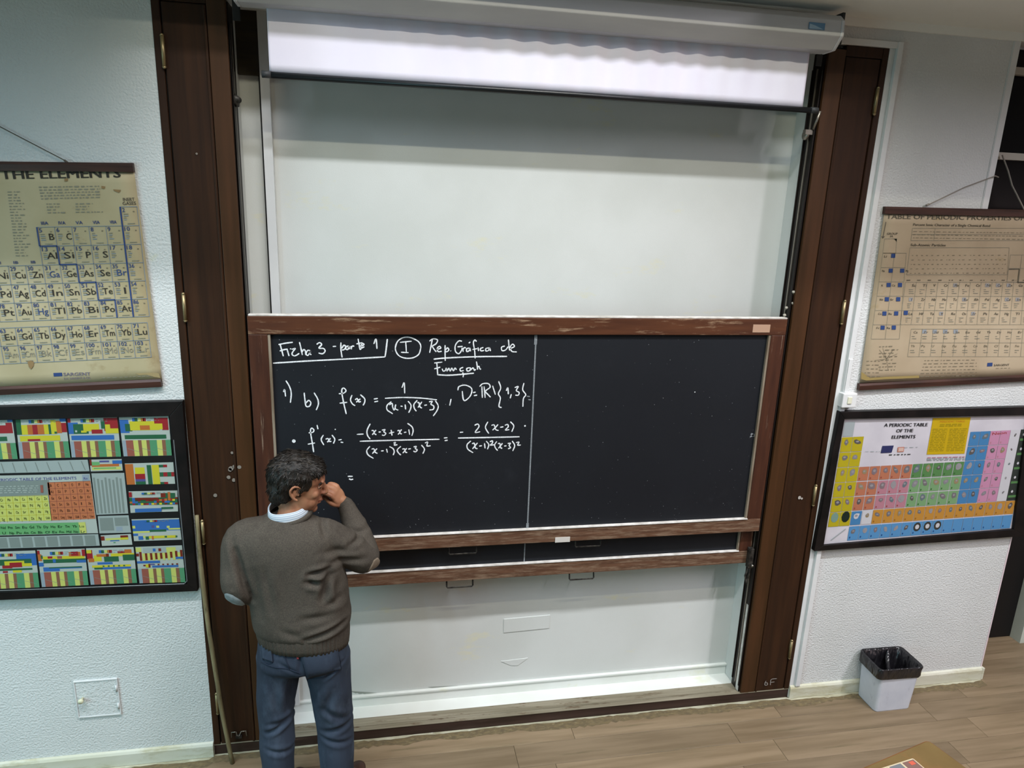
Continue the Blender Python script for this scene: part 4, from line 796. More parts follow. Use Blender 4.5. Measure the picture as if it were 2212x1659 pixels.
tm = [['Ti', 'V', 'Cr', 'Mn', 'Fe', 'Co', 'Ni', 'Cu', 'Zn'], ['Zr', 'Nb', 'Mo', 'Tc', 'Ru', 'Rh', 'Pd', 'Ag', 'Cd'], ['Hf', 'Ta', 'W', 'Re', 'Os', 'Ir', 'Pt', 'Au', 'Hg'], ['Rf', 'Db', 'Sg', 'Bh', 'Hs', 'Mt', 'Ds', 'Rg', 'Uub']]
CB = flat('4a2a1c', .6, 'print_darkbrown'); CG = flat('3c4420', .6, 'print_olive'); CD = flat('1f4a2c', .6, 'print_deepgreen')
for r in range(6):
    for c in range(6): s.text(ptab[r][c], Hc(c + .3, r + .72), Hc(c + .42 + .13 * len(ptab[r][c]), r + .72), .013, CB, 3, .008)
    s.line(Hc(0, r), Hc(6, r), .0014, C['p'], 3); s.line(Hc(r, 0), Hc(r, 6), .0014, C['p'], 3)
for r in range(4):
    for c in range(9): s.text(tm[r][c], Hc(c - 9 + .3, r + 2.72), Hc(c - 9 + .42 + .13 * len(tm[r][c]), r + 2.72), .013, CG, 3, .008)
    s.line(Hc(-9, r + 2), Hc(0, r + 2), .0014, C['y'], 3)
for c in range(10): s.line(Hc(c - 9, 2), Hc(c - 9, 5.95), .0014, C['y'], 3)
for r, rw in enumerate((['Pr', 'Nd', 'Pm', 'Sm', 'Eu', 'Gd', 'Tb', 'Dy', 'Ho', 'Er', 'Tm', 'Yb', 'Lu'], ['Pa', 'U', 'Np', 'Pu', 'Am', 'Cm', 'Bk', 'Cf', 'Es', 'Fm', 'Md', 'No', 'Lr'])):
    for c, sy in enumerate(rw):
        p = f6(620 + 12 * r - 55.5 * (12 - c), 1040 + 42 * r + 1.2 * (12 - c)); s.text(sy, p, (p[0] + 4 + 3 * len(sy), p[1]), .012, CD, 4, .008)
for k in range(4): s.words(f6(0, 725 + 16 * k), f6(300, 718 + 16 * k), .004, C['w'], R_, 3)
s.poly([f6(*p) for p in ((316, 712), (336, 711), (340, 770), (320, 771))], C['p'], 4)
mini([(712, 622), (968, 618), (1000, 935), (752, 945)], False, 0, [(.03 + .115 * k, .1 + .03 * (k % 3), .09 + .115 * k, .97, 'g') for k in range(8)], 'z')
mini([(762, 955), (1002, 948), (1022, 1083), (775, 1090)], False, 0, [(.05, .12, .48, .85, 'g'), (.53, .12, .95, .6, 'g'), (.55, .65, .75, .9, 'l')], 'z')
mini([(-250, 1125), (765, 1095), (778, 1185), (-230, 1215)], False, 0, [(.02 + .097 * k, .08, .1 + .097 * k, .94, 'g') for k in range(10)], 'z')
mini([(785, 1105), (1020, 1093), (1032, 1178), (795, 1187)], False, 0, [(0, .1, .12, .5, 'd'), (.15, .3, .7, .5, 'Y'), (.65, .1, .9, .3, 'd'), (.65, .3, .9, .5, 'y'), (.3, .5, .6, .6, 'b'), (.4, .68, .47, .78, 'G')], 'w')
mini([(972, 545), (1350, 535), (1365, 703), (990, 710)], False, 0, [(0, .03, .17, 1, 'o'), (.2, .2, .4, .5, 'y'), (.19, .5, .4, .75, 'r'), (.19, .75, .4, .86, 'v'), (.19, .86, .4, 1, 'n'), (.45, .1, .54, 1, 'n'), (.55, .1, .7, 1, 'y'), (.7, .1, .79, .22, 'n'), (.79, .1, .87, .22, 'r'), (.7, .45, .78, .65, 'n'), (.78, .45, .86, .65, 'r'), (.86, .45, .94, .65, 'n'), (.94, .45, 1, .65, 'r'), (.7, .9, .78, 1, 'n'), (.78, .9, .86, 1, 'r')])
rr = random.Random(8)
def patch(seed, cols, v0=.3, v1=.64):
    q = random.Random(seed); out = []
    for i in range(18):
        for j in range(4):
            a = v0 + (v1 - v0) * j / 4; out.append((i / 18, a, (i + 1) / 18, a + (v1 - v0) / 4, q.choice(cols)))
    return out
mini([(1003, 762), (1382, 755), (1388, 918), (1018, 930)], True, 0, patch(1, 'nnnnoyrbd') + [(.65, .1, .95, .35, 'n'), (.65, .1, .75, .3, 'd'), (.8, .05, .85, .45, 'o'), (0, .03, .06, .25, 'r'), (.12, .3, .6, .4, 'd'), (.1, .8, .65, .97, 'b'), (.65, .76, .9, .84, 'n')])
mini([(1025, 980), (1395, 970), (1415, 1138), (1045, 1150)], True, 0, [(0, .05, 1, .55, 'b'), (0, .3, .06, .42, 'Y'), (.4, .3, .46, .42, 'v'), (.5, .32, .56, .42, 'Y'), (.72, .34, .78, .44, 'Y'), (.75, .45, 1, .52, 'Y'), (.35, .5, .7, .6, 'n'), (0, .55, .35, .63, 'Y'), (0, .66, .1, .76, 'b'), (.1, .78, .2, .95, 'b'), (.25, .8, .32, .95, 'n'), (.2, .76, .25, .86, 'Y'), (.32, .78, .9, .9, 'y'), (.38, .78, .42, .95, 'o'), (.65, .8, .7, .88, 'n'), (.88, .8, .92, .88, 'n')])
mini([(1055, 1195), (1418, 1182), (1447, 1470), (1088, 1478)], False, .6, [(.0, .02, .12, .14, 'Y'), (.16, .03, .7, .18, 'z'), (.37, .06, .43, .14, 'b'), (.49, .06, .55, .14, 'd'), (.66, .04, .86, .2, 'Y'), (0, .18, .06, .26, 'd'), (.07, .14, .12, .38, 'd')] + [(.13 + .108 * k, .18, .19 + .108 * k, .38, 'Y') for k in range(8)] + [(.19 + .108 * k, .18 - .02 * max(0, k - 4), .24 + .108 * k, .37 - .01 * k, 'd') for k in range(8)] + [(0, .39, .5, .45, 'b'), (.84, .3, 1, .36, 'b'), (.13, .49, .18, .53, 'd'), (.18, .48, .24, .57, 'y'), (.24, .47, .28, .57, 'd'), (.28, .47, .38, .5, 'v'), (.32, .52, .88, .57, 'b')] + [(.44 + .1 * k, .475, .48 + .1 * k, .51, 'd') for k in range(5)])
mini([(-110, 1235), (275, 1222), (310, 1510), (-80, 1525)], True, .6, [(.6, .08, 1, .4, 'b'), (.1, .22, .9, .38, 'n'), (.35, .27, .75, .4, 'y'), (.45, .31, .7, .44, 'r'), (.7, .34, .9, .42, 'y'), (.3, .38, .5, .46, 'r'), (.1, .47, .9, .52, 'n'), (.3, .53, .4, .58, 'r'), (.5, .52, .68, .58, 'y')])
mini([(288, 1218), (660, 1208), (692, 1492), (328, 1508)], True, .6, [(0, .02, .05, .12, 'r'), (0, .12, .08, .3, 'o'), (.06, .15, .1, .24, 'n'), (.1, .18, .98, .26, 'y'), (.2, .18, .3, .24, 'r'), (.4, .18, .5, .25, 'p'), (.65, .08, .9, .2, 'o'), (.7, .07, .85, .18, 'r'), (.93, .02, 1, .2, 'r'), (.1, .26, 1, .36, 'n'), (.3, .25, .36, .35, 'b'), (.8, .3, 1, .37, 'b'), (0, .34, .1, .44, 'b'), (.08, .47, .9, .52, 'b'), (.08, .52, .42, .58, 'b'), (.2, .47, .9, .5, 'n')])
mini([(670, 1205), (1040, 1195), (1070, 1475), (708, 1490)], True, .6, [(0, .05, .12, .3, 'r'), (0, .05, .1, .14, 'y'), (.02, .28, .14, .38, 'o'), (.14, .2, .3, .36, 'y'), (.2, .17, .4, .24, 'o'), (.4, .16, .46, .24, 'd'), (.65, .1, .85, .16, 'r'), (.8, .06, .95, .2, 'o'), (.5, .16, 1, .24, 'y'), (.35, .24, .66, .38, 'n'), (.75, .2, 1, .36, 'n'), (.2, .39, .52, .45, 'b'), (.08, .47, .9, .53, 'y'), (.25, .53, .9, .585, 'b'), (.12, .53, .3, .58, 'n')] + [(.3 + .11 * k, .48, .34 + .11 * k, .52, 'n') for k in range(5)])
s.b.build('printed_poster', None, t)
# right framed poster
t = thing('framed_poster', 'black framed picture poster titled A PERIODIC TABLE OF THE ELEMENTS beside the doorway', 'framed poster', tuple(at(2000, 1040, 0)), 'framed posters on the wall')
f8 = lambda x, y: (1750 + x / 4.74, 860 + y / 4.74)
O = [(1815, 890), (2262, 878), (2219, 1158), (1759, 1191)]; I = [f8(355, 215), (2222, 897), (2190, 1144), f8(140, 1510)]
frame4(t, O, I, 0.0, -0.034, M['frame_black'])
YP = -0.018
b = MB(); vv = [at(p[0], p[1], YP) for p in [(1822, 902), (2226, 894), (2196, 1150), (1778, 1182)]]; b.add([(v[0], YP, v[2]) for v in vv] + [(v[0], -.004, v[2]) for v in vv], [(0, 1, 2, 3), (4, 7, 6, 5), (0, 4, 5, 1), (1, 5, 6, 2), (2, 6, 7, 3), (3, 7, 4, 0)]); b.build('poster_sheet', noisy('poster_paper', 'bcb9c0', 'c8c5cb', (6, 6, 6), .4, .3, 5, bdist=.004, spec=.5), t)
s = Sheet(YP - .0005)
G = homog([(0, 0), (16, 1), (17, 6), (0, 7)], [f8(350, 240), f8(2055, 325), f8(2005, 1050), f8(178, 1322)])
D = {k: flat(v, .45, 'poster_' + n) for k, v, n in (('y', 'a89a1c', 'yellow'), ('o', 'a86a50', 'salmon'), ('p', 'a87480', 'pink'), ('g', '6f9468', 'green'), ('n', '4f7a48', 'deepgreen'), ('b', '3f76a4', 'blue'), ('r', 'b5809c', 'rose'), ('u', 'b07f35', 'ochre'), ('w', 'bcbcc0', 'white'), ('k', '2c322e', 'dark'), ('s', '98a0a2', 'grey'), ('B', '4f86b4', 'sky'))}
def gcell(c, r, col, gap=.035): s.poly([G(c + gap, r + gap), G(c + 1 - gap, r + gap), G(c + 1 - gap, r + 1 - gap), G(c + gap, r + 1 - gap)], D[col], 2)
GR = [flat(v, .5, 'blob_%d' % i) for i, v in enumerate(('6a6668', '7d7a80', '54504e', '8c898c', '5d6a70', '8a7a5c', '77686c'))]
gr = random.Random(4)
def blob(c, r, sc=1.0, mat=None):
    cx, cy = c + .5 + gr.uniform(-.06, .06), r + .36; rx, ry = gr.uniform(.18, .34) * sc, gr.uniform(.14, .26) * sc; an = gr.uniform(-.9, .9); m = mat or gr.choice(GR)
    k = 9; P = []
    for i in range(k):
        a = 6.283 * i / k; q = gr.uniform(.8, 1.15); x, y = rx * math.cos(a) * q, ry * math.sin(a) * q; P.append(G(cx + x * math.cos(an) - y * math.sin(an), cy + x * math.sin(an) + y * math.cos(an)))
    s.poly(P, m, 3)
    s.poly([G(cx + .5 * rx * math.cos(6.283 * i / 6) - .02, cy + .4 * ry * math.sin(6.283 * i / 6) - .03) for i in range(6)], GR[3], 4)
def dot(c, r, m): s.poly([G(c + .2 + .07 * math.cos(6.283 * i / 6), r + .82 + .07 * math.sin(6.283 * i / 6)) for i in range(6)], m, 3)
RD = flat('8a4238', .5, 'dot_red'); GD = flat('33602c', .5, 'dot_green'); BD = flat('204a80', .5, 'dot_blue'); UD = flat('8a5a22', .5, 'dot_ochre')
gcell(0, 0, 's')
for r in range(1, 7):
    for c in (0, 1): gcell(c, r, 'y', .02); blob(c, r) if r < 6 else None
s.poly([G(.5 + .34 * math.cos(i * .6283), 6.36 + .34 * math.sin(i * .6283)) for i in range(10)], flat('6f8c80', .5, 'disc_grey'), 3); s.poly([G(1.5 + .38 * math.cos(i * .6283), 6.36 + .38 * math.sin(i * .6283)) for i in range(10)], flat('16241c', .5, 'disc_dark'), 3)
for r in (3, 4, 5):
    for c in range(2, 7): gcell(c, r, 'o' if c < 4 or r == 3 else 'p'); blob(c, r); dot(c, r, RD)
    for c in range(7, 12): gcell(c, r, 'g' if r > 3 else 'n'); blob(c, r); dot(c, r, GD)
for r in range(1, 6):
    for c in (12, 13): gcell(c, r, 'b', .02); blob(c, r, .9)
    for c in (14, 15): gcell(c, r, 'r', .02); (blob(c, r, .8) if r > 1 else None); dot(c, r, D['p'])
    gcell(16, r, 'w', .0); blob(16, r, .4)
    gcell(17, r, 'k', .0); s.poly([G(17.4 + .12 * math.cos(i * 1.047), r + .35 + .1 * math.sin(i * 1.047)) for i in range(6)], D['w'], 3); s.poly([G(17.1, r + .62), G(17.9, r + .62), G(17.9, r + .78), G(17.1, r + .78)], D['n'], 3)
s.text('Neon', G(14.2, 1.3), G(15.6, 1.25), .016, flat('9a3a3c', .5, 'neon_red'), 3, .02)
gcell(2, 6, 'b'); gcell(3, 6, 'w'); blob(2, 6, 1, D['w']); blob(3, 6, .7)
for c in range(4, 18): gcell(c, 6, 'u', .025); (blob(c, 6, .85)); dot(c, 6, UD)
for c in range(2, 18): gcell(c, 7 + .04, 'B', .02); (blob(c, 7.05, .8) if c < 8 else None); dot(c, 7, BD)
for c in (8, 9, 10): s.poly([G(c + .5 + .36 * math.cos(i * .6283), 7.42 + .32 * math.sin(i * .6283)) for i in range(10)], flat('34342f', .5, 'disc_charcoal'), 3); s.poly([G(c + .5 + .2 * math.cos(i * .6283), 7.42 + .17 * math.sin(i * .6283)) for i in range(10)], D['w'], 4)
s.line(G(.5, 7.9), G(1.7, 7.2), .006, D['s'], 3)
BK = flat('26252a', .5, 'title_black')
s.text('A PERIODIC TABLE', f8(755, 292), f8(1198, 286), .019, BK, 3, .03); s.text('OF THE', f8(878, 350), f8(1050, 346), .019, BK, 3, .03); s.text('ELEMENTS', f8(832, 414), f8(1072, 409), .019, BK, 3, .03)
s.poly([f8(*p) for p in ((1257, 203), (1643, 195), (1578, 568), (1192, 577))], flat('b89a10', .45, 'poster_gold'), 2)
GY = flat('94810f', .45, 'poster_mustard'); GO = flat('b5781c', .45, 'poster_amber')
s.text('PERIODIC TABLE', f8(1325, 250), f8(1580, 244), .010, GO, 3, .02)
for k in range(2): s.words(f8(1328 - 4 * k, 270 + 16 * k), f8(1555, 266 + 16 * k), .007, GY, gr, 3, .95)
for k in range(14): s.words(f8(1252 - 3.2 * k, 318 + 17 * k), f8(1405 - 3.2 * k, 315 + 17 * k), .006, GY, gr, 3, .95); s.words(f8(1428 - 3 * k, 316 + 17 * k), f8(1605 - 3 * k, 312 + 17 * k), .006, GY, gr, 3, .95)
s.poly([f8(*p) for p in ((738, 488), (854, 484), (832, 556), (720, 562))], flat('2c3058', .4, 'badge_navy'), 3); s.poly([f8(*p) for p in ((895, 502), (962, 498), (955, 548), (890, 552))], flat('b5705c', .4, 'badge_red'), 3)
s.poly([f8(*p) for p in ((903, 508), (955, 505), (949, 541), (898, 545))], flat('c4a89c', .4, 'badge_pale'), 4)
s.words(f8(805, 580), f8(1025, 574), .006, D['k'], gr, 3); s.words(f8(960, 505), f8(1100, 500), .004, D['s'], gr, 3); s.words(f8(560, 545), f8(715, 545), .003, D['s'], gr, 3)
for k in range(3): s.words(f8(1198 - 3 * k, 610 + 13 * k), f8(1580, 600 + 13 * k), .006, D['p'] if k == 0 else D['s'], gr, 3, .9)
s.b.build('printed_poster', None, t)
# ================================================================== SMALL THINGS ON WALL AND FLOOR
t = thing('switch_box', 'small white surface-mounted switch box between the right chart and the framed picture poster', 'switch', tuple(at(1835, 865, 0)))
bx0, bx1 = 2.362, 2.445
b = MB(); b.box(bx0, bx1, -.042, -.001, 1.802, 1.880); b.build('box_body', M['trim'], t, bevel=.005)
b = MB(); b.box((bx0 + bx1) / 2 - .014, (bx0 + bx1) / 2 + .010, -.047, -.040, 1.825, 1.862); b.build('rocker', flat('dcdcc4', .4, 'cream_rocker'), t, bevel=.002)
b = MB(); b.box(2.376, 2.398, -.026, -.019, 1.880, 2.06); b.build('cable_duct', M['trim'], t, bevel=.002)
# hatch low on the left wall
t = thing('wall_hatch', 'small white painted hatch with a knob low on the left wall', 'hatch', (-1.37, 0, .40))
b = MB(); b.box(-1.463, -1.281, -.006, 0.0, .300, .492); b.build('hatch_door', M['plaster'], t, bevel=.002)
for a in ((-1.469, -1.463, .297, .495), (-1.281, -1.275, .297, .495), (-1.469, -1.275, .492, .498), (-1.469, -1.275, .293, .300)):
    b = MB(); b.box(a[0], a[1], -.009, 0, a[2], a[3]); b.build('hatch_frame', M['trim'], t, bevel=.001)
b = MB(); b.tube([(-1.437, -.004, .403), (-1.437, -.022, .403), (-1.437, -.028, .403), (-1.437, -.036, .403)], [.006, .006, .013, .011], 12); b.build('knob', flat('d8d6b8', .5, 'cream_knob'), t, smooth=True)
for z in (.445, .345):
    b = MB(); b.tube([(-1.283, -.010, z - .016), (-1.283, -.010, z + .016)], .005, 8); b.build('hinge', M['trim'], t, smooth=True)
# pole leaning on the left shutter
P = [(425, 1113, -.014), (436, 1240, -.030), (451, 1358, -.045), (468, 1465, -.057), (480, 1540, -.064), (502, 1648, -.075)]
pp = [Vector(at(*q)) for q in P]; pp[-1].z = 0.004
b = MB(); b.tube([tuple(v) for v in catmull(pp, 5)], [.0085] * 4 + [.0105] * 22, 12)
o = b.build('wooden_pole', noisy('pale_worn_pole', '6d6247', '8c8160', (60, 60, 5), .6, .4, 90, c3='4f4633', c3scale=(40, 40, 9), c3lo=.55, c3hi=.7), None, True, origin=pp[-1])
tag(o, 'thin bent wooden pole leaning against the left shutter, standing on the floor', 'pole')
# bent steel hooks at the foot of the left shutter
t = thing('door_hook', 'bent steel hook bar fixed at the foot of the left shutter behind the pole', 'hook', tuple(at(515, 1590, -.01)))
b = MB(); Q = [(500, 1593), (500, 1582), (510, 1581), (512, 1589), (517, 1590), (521, 1580), (531, 1579), (533, 1590)]
b.tube([tuple(at(x, y, -.010)) for x, y in Q], .0025, 6); b.build('hook_wire', M['steel'], t, smooth=True)
b = MB(); c = at(516, 1592, -.006); b.box(c[0] - .014, c[0] + .016, -.012, 0.004, c[2] - .006, c[2] + .012); b.build('hook_plate', M['iron'], t, bevel=.002)
# painted mark at the foot of the right shutter
b = MB()
for st in ([(1655, 1471), (1652, 1476), (1653, 1480), (1658, 1479), (1657, 1475), (1652, 1476)], [(1664, 1480), (1666, 1468), (1678, 1466)], [(1665, 1474), (1673, 1473)]):
    ribbon(b, st, -.0052, .005)
b.build('painted_mark', flat('8a8580', .8, 'mark_white'), shR)
# ------------------------------------------------------------------ waste bin
bc = Vector((2.897, -.112, 0))
t = thing('waste_bin', 'white square plastic waste bin lined with a black bag by the right wall', 'bin', tuple(bc))
def rrect(cx, cy, hx, hy, r, n=5):
    out = []
    for k, (sx, sy) in enumerate(((1, 1), (-1, 1), (-1, -1), (1, -1))):
        for i in range(n + 1):
            a = math.pi / 2 * (k + i / n); out.append((cx + sx * (hx - r) + r * math.cos(a), cy + sy * (hy - r) + r * math.sin(a)))
    return out
def loft(rings, cap0=True, cap1=True):
    n = len(rings[0]); v = [p for r in rings for p in r]; f = []
    for i in range(len(rings) - 1):
        for k in range(n): f.append((i * n + k, i * n + (k + 1) % n, (i + 1) * n + (k + 1) % n, (i + 1) * n + k))
    if cap0: f.append(tuple(range(n))[::-1])
    if cap1: f.append(tuple(range((len(rings) - 1) * n, len(rings) * n)))
    return v, f
H_ = 0.282
rings = []
for z, hh in ((0.0, .113), (.006, .116), (H_ * .5, .123), (H_ - .01, .130), (H_, .132)):
    rings.append([(x, y, z) for x, y in rrect(bc.x, bc.y, hh, hh * .70, .022)])
rings.append([(x, y, H_) for x, y in rrect(bc.x, bc.y, .128, .128 * .70, .020)]); rings.append([(x, y, .012) for x, y in rrect(bc.x, bc.y, .104, .104 * .70, .018)])
b = MB(); v, f = loft(rings, True, True); b.add(v, f); b.build('bin_body', noisy('white_bin_plastic', 'bdc2cc', 'c8ccd4', (9, 9, 9), .45, c3='a9adb8', c3scale=(18, 18, 9), c3lo=.6, c3hi=.75), t, smooth=False, bevel=0)
n_ = 72; base = rrect(bc.x, bc.y, .1, .088, .02, 17)[:]
def bagring(z, hh, ruf, ph, flat_=0):
    pts = rrect(0, 0, hh, hh * .70, .026, 17); out = []
    for i, (x, y) in enumerate(pts):
        a = math.atan2(y, x); q = 1 + ruf * noise.noise(Vector((math.cos(a) * 3 + ph, math.sin(a) * 3, z * 9)))
        out.append((bc.x + x * q, bc.y + y * q, z + flat_ * noise.noise(Vector((math.cos(a) * 2, math.sin(a) * 2, ph)))))
    return out
R5 = [bagring(.222, .134, .05, 1, .02), bagring(.232, .140, .08, 1, .012), bagring(.26, .141, .05, 2, .01), bagring(.290, .142, .05, 3, .010), bagring(.296, .137, .03, 3, .010), bagring(.285, .123, .06, 4), bagring(.22, .108, .22, 5), bagring(.14, .085, .4, 6), bagring(.09, .05, .5, 7), bagring(.07, .01, .2, 8)]
b = MB(); v, f = loft(R5, False, True); b.add(v, f)
bagm = noisy('black_bag_film', '0e0d10', '1b1a1e', (14, 14, 14), .28, 1.0, (24, 24, 10), bdist=.02, spec=.6)
b.build('bin_bag', bagm, t, smooth=True)
# pulled fold of the bag across the mouth
b = MB(); A = Vector((bc.x + .05, bc.y + .085, .292)); B = Vector((bc.x - .045, bc.y - .085, .285))
vs = []; fs = []
for i in range(13):
    q = i / 12; c = A.lerp(B, q); c.z -= .05 * math.sin(math.pi * q)
    for (dx_, dz_) in ((-.022, -.045), (-.004, 0), (.012, -.030), (.03, -.055)): vs.append((c.x + dx_ * (1 + .2 * math.sin(i)), c.y + dx_ * .4, c.z + dz_ * (.6 + .6 * math.sin(math.pi * q))))
for i in range(12):
    for j in range(3): fs.append((4 * i + j, 4 * i + j + 1, 4 * i + j + 5, 4 * i + j + 4))
b.add(vs, fs); b.build('bag_fold', bagm, t, smooth=True)
# ------------------------------------------------------------------ desk corner and the picture tin lying on it
ZT = 0.76
def atz(px, py, Z):
    d = AF * FPX + AR * (px - IW / 2) - AU * (py - IH / 2); k = (Z - CAM[2]) / d[2]; return CAM + k * d
c0 = atz(2005, 1597, ZT); ca = atz(1860, 1659, ZT); cb = atz(2070, 1659, ZT)
e1 = Vector(ca - c0); e1.z = 0; e1.normalize(); e2_ = Vector((e1.y, -e1.x, 0)); 
if e2_.dot(Vector(cb - c0)) < 0: e2_ = -e2_
c0 = Vector(c0)
t = thing('desk', 'corner of a yellow-brown wooden desk in front of the boards, near the bin', 'desk', tuple(c0 + e1 * .6 + e2_ * .35 - Vector((0, 0, ZT))))
def obox(o, a, c, z0, z1, name, mat, parent, bev=.002, r=0.0):
    """box spanned from point o by vectors a and c"""
    b = MB(); P = [o, o + a, o + a + c, o + c]
    if r:
        q = []; ring = P
        for i in range(4):
            p, pr, nx_ = ring[i], ring[i - 1], ring[(i + 1) % 4]; d0 = (pr - p).normalized(); d1 = (nx_ - p).normalized()
            for k in range(5): tt = k / 4; q.append(p + d0 * r * (1 - tt) ** 2 + d1 * r * tt ** 2)
        P = q
    n = len(P); v = [(p.x, p.y, z0) for p in P] + [(p.x, p.y, z1) for p in P]
    b.add(v, [(i, (i + 1) % n, n + (i + 1) % n, n + i) for i in range(n)] + [tuple(range(n))[::-1], tuple(range(n, 2 * n))]); return b.build(name, mat, parent, bevel=bev)
dw = noisy('yellow_brown_desktop', '6a5632', '7d6840', (3, 3, 3), .5, .1, 60, c3='80603a', c3scale=(5, 5, 5), c3lo=.55, c3hi=.7)
de = noisy('orange_brown_edge', '6e4420', '835228', (9, 9, 9), .5)
obox(c0 + e1 * .004 + e2_ * .004, e1 * 1.392, e2_ * .692, ZT - .028, ZT, 'desk_top', dw, t, .003, .02); obox(c0, e1 * 1.4, e2_ * .7, ZT - .030, ZT - .002, 'edge_band', de, t, .003, .022)
obox(c0 + e1 * .05 + e2_ * .05, e1 * 1.3, e2_ * .02, ZT - .13, ZT - .03, 'apron', de, t)
for a, c in ((.04, .04), (1.31, .04), (.04, .61), (1.31, .61)): obox(c0 + e1 * a + e2_ * c, e1 * .05, e2_ * .05, 0, ZT - .03, 'leg', de, t)
p0 = Vector(atz(1972, 1637, ZT + .03)); f1 = (Vector(atz(1880, 1666, ZT + .03)) - p0).normalized(); f2 = Vector((f1.y, -f1.x, 0)); f2 = f2 if f2.dot(e2_) > 0 else -f2
t = thing('picture_tin', 'flat cream-rimmed box with small red and grey pictures on the desk corner', 'box', tuple(p0 + f1 * .12 + f2 * .08 - Vector((0, 0, .03))))
cream = flat('c9bb9c', .5, 'cream_rim')
obox(p0, f1 * .26, f2 * .18, ZT + .0005, ZT + .03, 'box_base', cream, t, .002, .008)
k1, k2 = .26 / 4, .18 / 3
cols = ['7b5f58', '8a8b6c', 'a8473a', '707478', '94503c', '6c5a5a', '8f8e78', '5f6a70', 'a4443c', '7d7668', '6a4a44', '88806a']
n = 0
for i in range(4):
    for j in range(3):
        obox(p0 + f1 * (k1 * i + .007) + f2 * (k2 * j + .007), f1 * (k1 - .010), f2 * (k2 - .010), ZT + .030, ZT + .0312, 'picture_panel', flat(cols[n % 12], .4, 'picture_%d' % n), t, 0); n += 1
obox(p0 + f1 * .016 + f2 * .012, f1 * .022, f2 * .016, ZT + .0312, ZT + .0320, 'picture_panel', flat('c8604c', .4, 'picture_red'), t, 0)
# ================================================================== THE PERSON
def ell(c, r, rot=None, nu=20, nv=14):
    """ellipsoid mesh"""
    R = rot if rot is not None else Matrix.Identity(3); v = []; f = []
    for j in range(1, nv):
        ph = math.pi * j / nv
        for i in range(nu):
            th = 2 * math.pi * i / nu; v.append(R @ Vector((r[0] * math.sin(ph) * math.cos(th), r[1] * math.sin(ph) * math.sin(th), r[2] * math.cos(ph))) + Vector(c))
    n = len(v); v += [R @ Vector((0, 0, r[2])) + Vector(c), R @ Vector((0, 0, -r[2])) + Vector(c)]
    for j in range(nv - 2):
        for i in range(nu): f.append((j * nu + i, (j + 1) * nu + i, (j + 1) * nu + (i + 1) % nu, j * nu + (i + 1) % nu))
    for i in range(nu): f.append((n, i, (i + 1) % nu)); f.append((n + 1, (nv - 2) * nu + (i + 1) % nu, (nv - 2) * nu + i))
    return v, f
def limb(pts, rad, n=18, sub=5, flat_=None):
    """tapered smooth tube with round ends through joints"""
    P = catmull(pts, sub); k = len(P); Rr = catmull([(r, 0, 0) for r in rad], sub); Rr = [q[0] for q in Rr]
    P = [Vector(p) for p in P]
    d0 = (P[0] - P[1]).normalized(); d1 = (P[-1] - P[-2]).normalized()
    head = [(P[0] + d0 * Rr[0] * math.sin(a), Rr[0] * math.cos(a)) for a in (1.45, 1.1, .75, .35)]; tail = [(P[-1] + d1 * Rr[-1] * math.sin(a), Rr[-1] * math.cos(a)) for a in (.35, .75, 1.1, 1.45)]
    b = MB(); A = head + list(zip(P, Rr)) + tail; b.tube([p for p, r in A], [r for p, r in A], n); return b.v, b.f
def sections(S, n=40, pw=2.3):
    """loft of super-ellipse sections (z, cx, cy, rx, ry)"""
    rings = []
    for z, cx, cy, rx, ry in S:
        ring = []
        for i in range(n):
            a = 2 * math.pi * i / n; c, s_ = math.cos(a), math.sin(a)
            ring.append((cx + rx * math.copysign(abs(c) ** (2 / pw), c), cy + ry * math.copysign(abs(s_) ** (2 / pw), s_), z))
        rings.append(ring)
    v = [p for r in rings for p in r]; f = []
    for i in range(len(rings) - 1):
        for k in range(n): f.append((i * n + k, i * n + (k + 1) % n, (i + 1) * n + (k + 1) % n, (i + 1) * n + k))
    f.append(tuple(range(n))[::-1]); f.append(tuple(range((len(rings) - 1) * n, len(rings) * n))); return v, f
def smooth_sections(S, k=5): return [tuple(q) for q in catmull(S, k)]
def fuse(name, pieces, voxel, mat, parent=None, smooth=6, factor=.5, fn=None, origin=(0, 0, 0), deci=None):
    """overlapping solids fused into one continuous surface"""
    b = MB()
    for v, f in pieces: b.add(v, f)
    me = bpy.data.meshes.new(name); me.from_pydata(b.v, [], b.f); bm = bmesh.new(); bm.from_mesh(me); bmesh.ops.recalc_face_normals(bm, faces=bm.faces); bm.to_mesh(me); bm.free()
    o = bpy.data.objects.new(name, me); COL.objects.link(o)
    r = o.modifiers.new('r', 'REMESH'); r.mode = 'VOXEL'; r.voxel_size = voxel
    sm = o.modifiers.new('s', 'SMOOTH'); sm.factor = factor; sm.iterations = smooth
    dg = bpy.context.evaluated_depsgraph_get(); m2 = bpy.data.meshes.new_from_object(o.evaluated_get(dg)); o.modifiers.clear(); o.data = m2; m2.name = name; bpy.data.meshes.remove(me)
    if fn:
        n = len(m2.vertices); co = np.empty(n * 3); no = np.empty(n * 3); m2.vertices.foreach_get('co', co); m2.vertices.foreach_get('normal', no)
        co = co.reshape(-1, 3); no = no.reshape(-1, 3); co = co + no * fn(co, no)[:, None]; m2.vertices.foreach_set('co', co.ravel())
    off = Vector(origin); m2.transform(Matrix.Translation(-off)); o.location = off
    for p in m2.polygons: p.use_smooth = True
    m2.materials.clear(); m2.materials.append(mat); m2.update()
    if parent: o.parent = parent; o.matrix_parent_inverse = parent.matrix_basis.inverted()
    return o
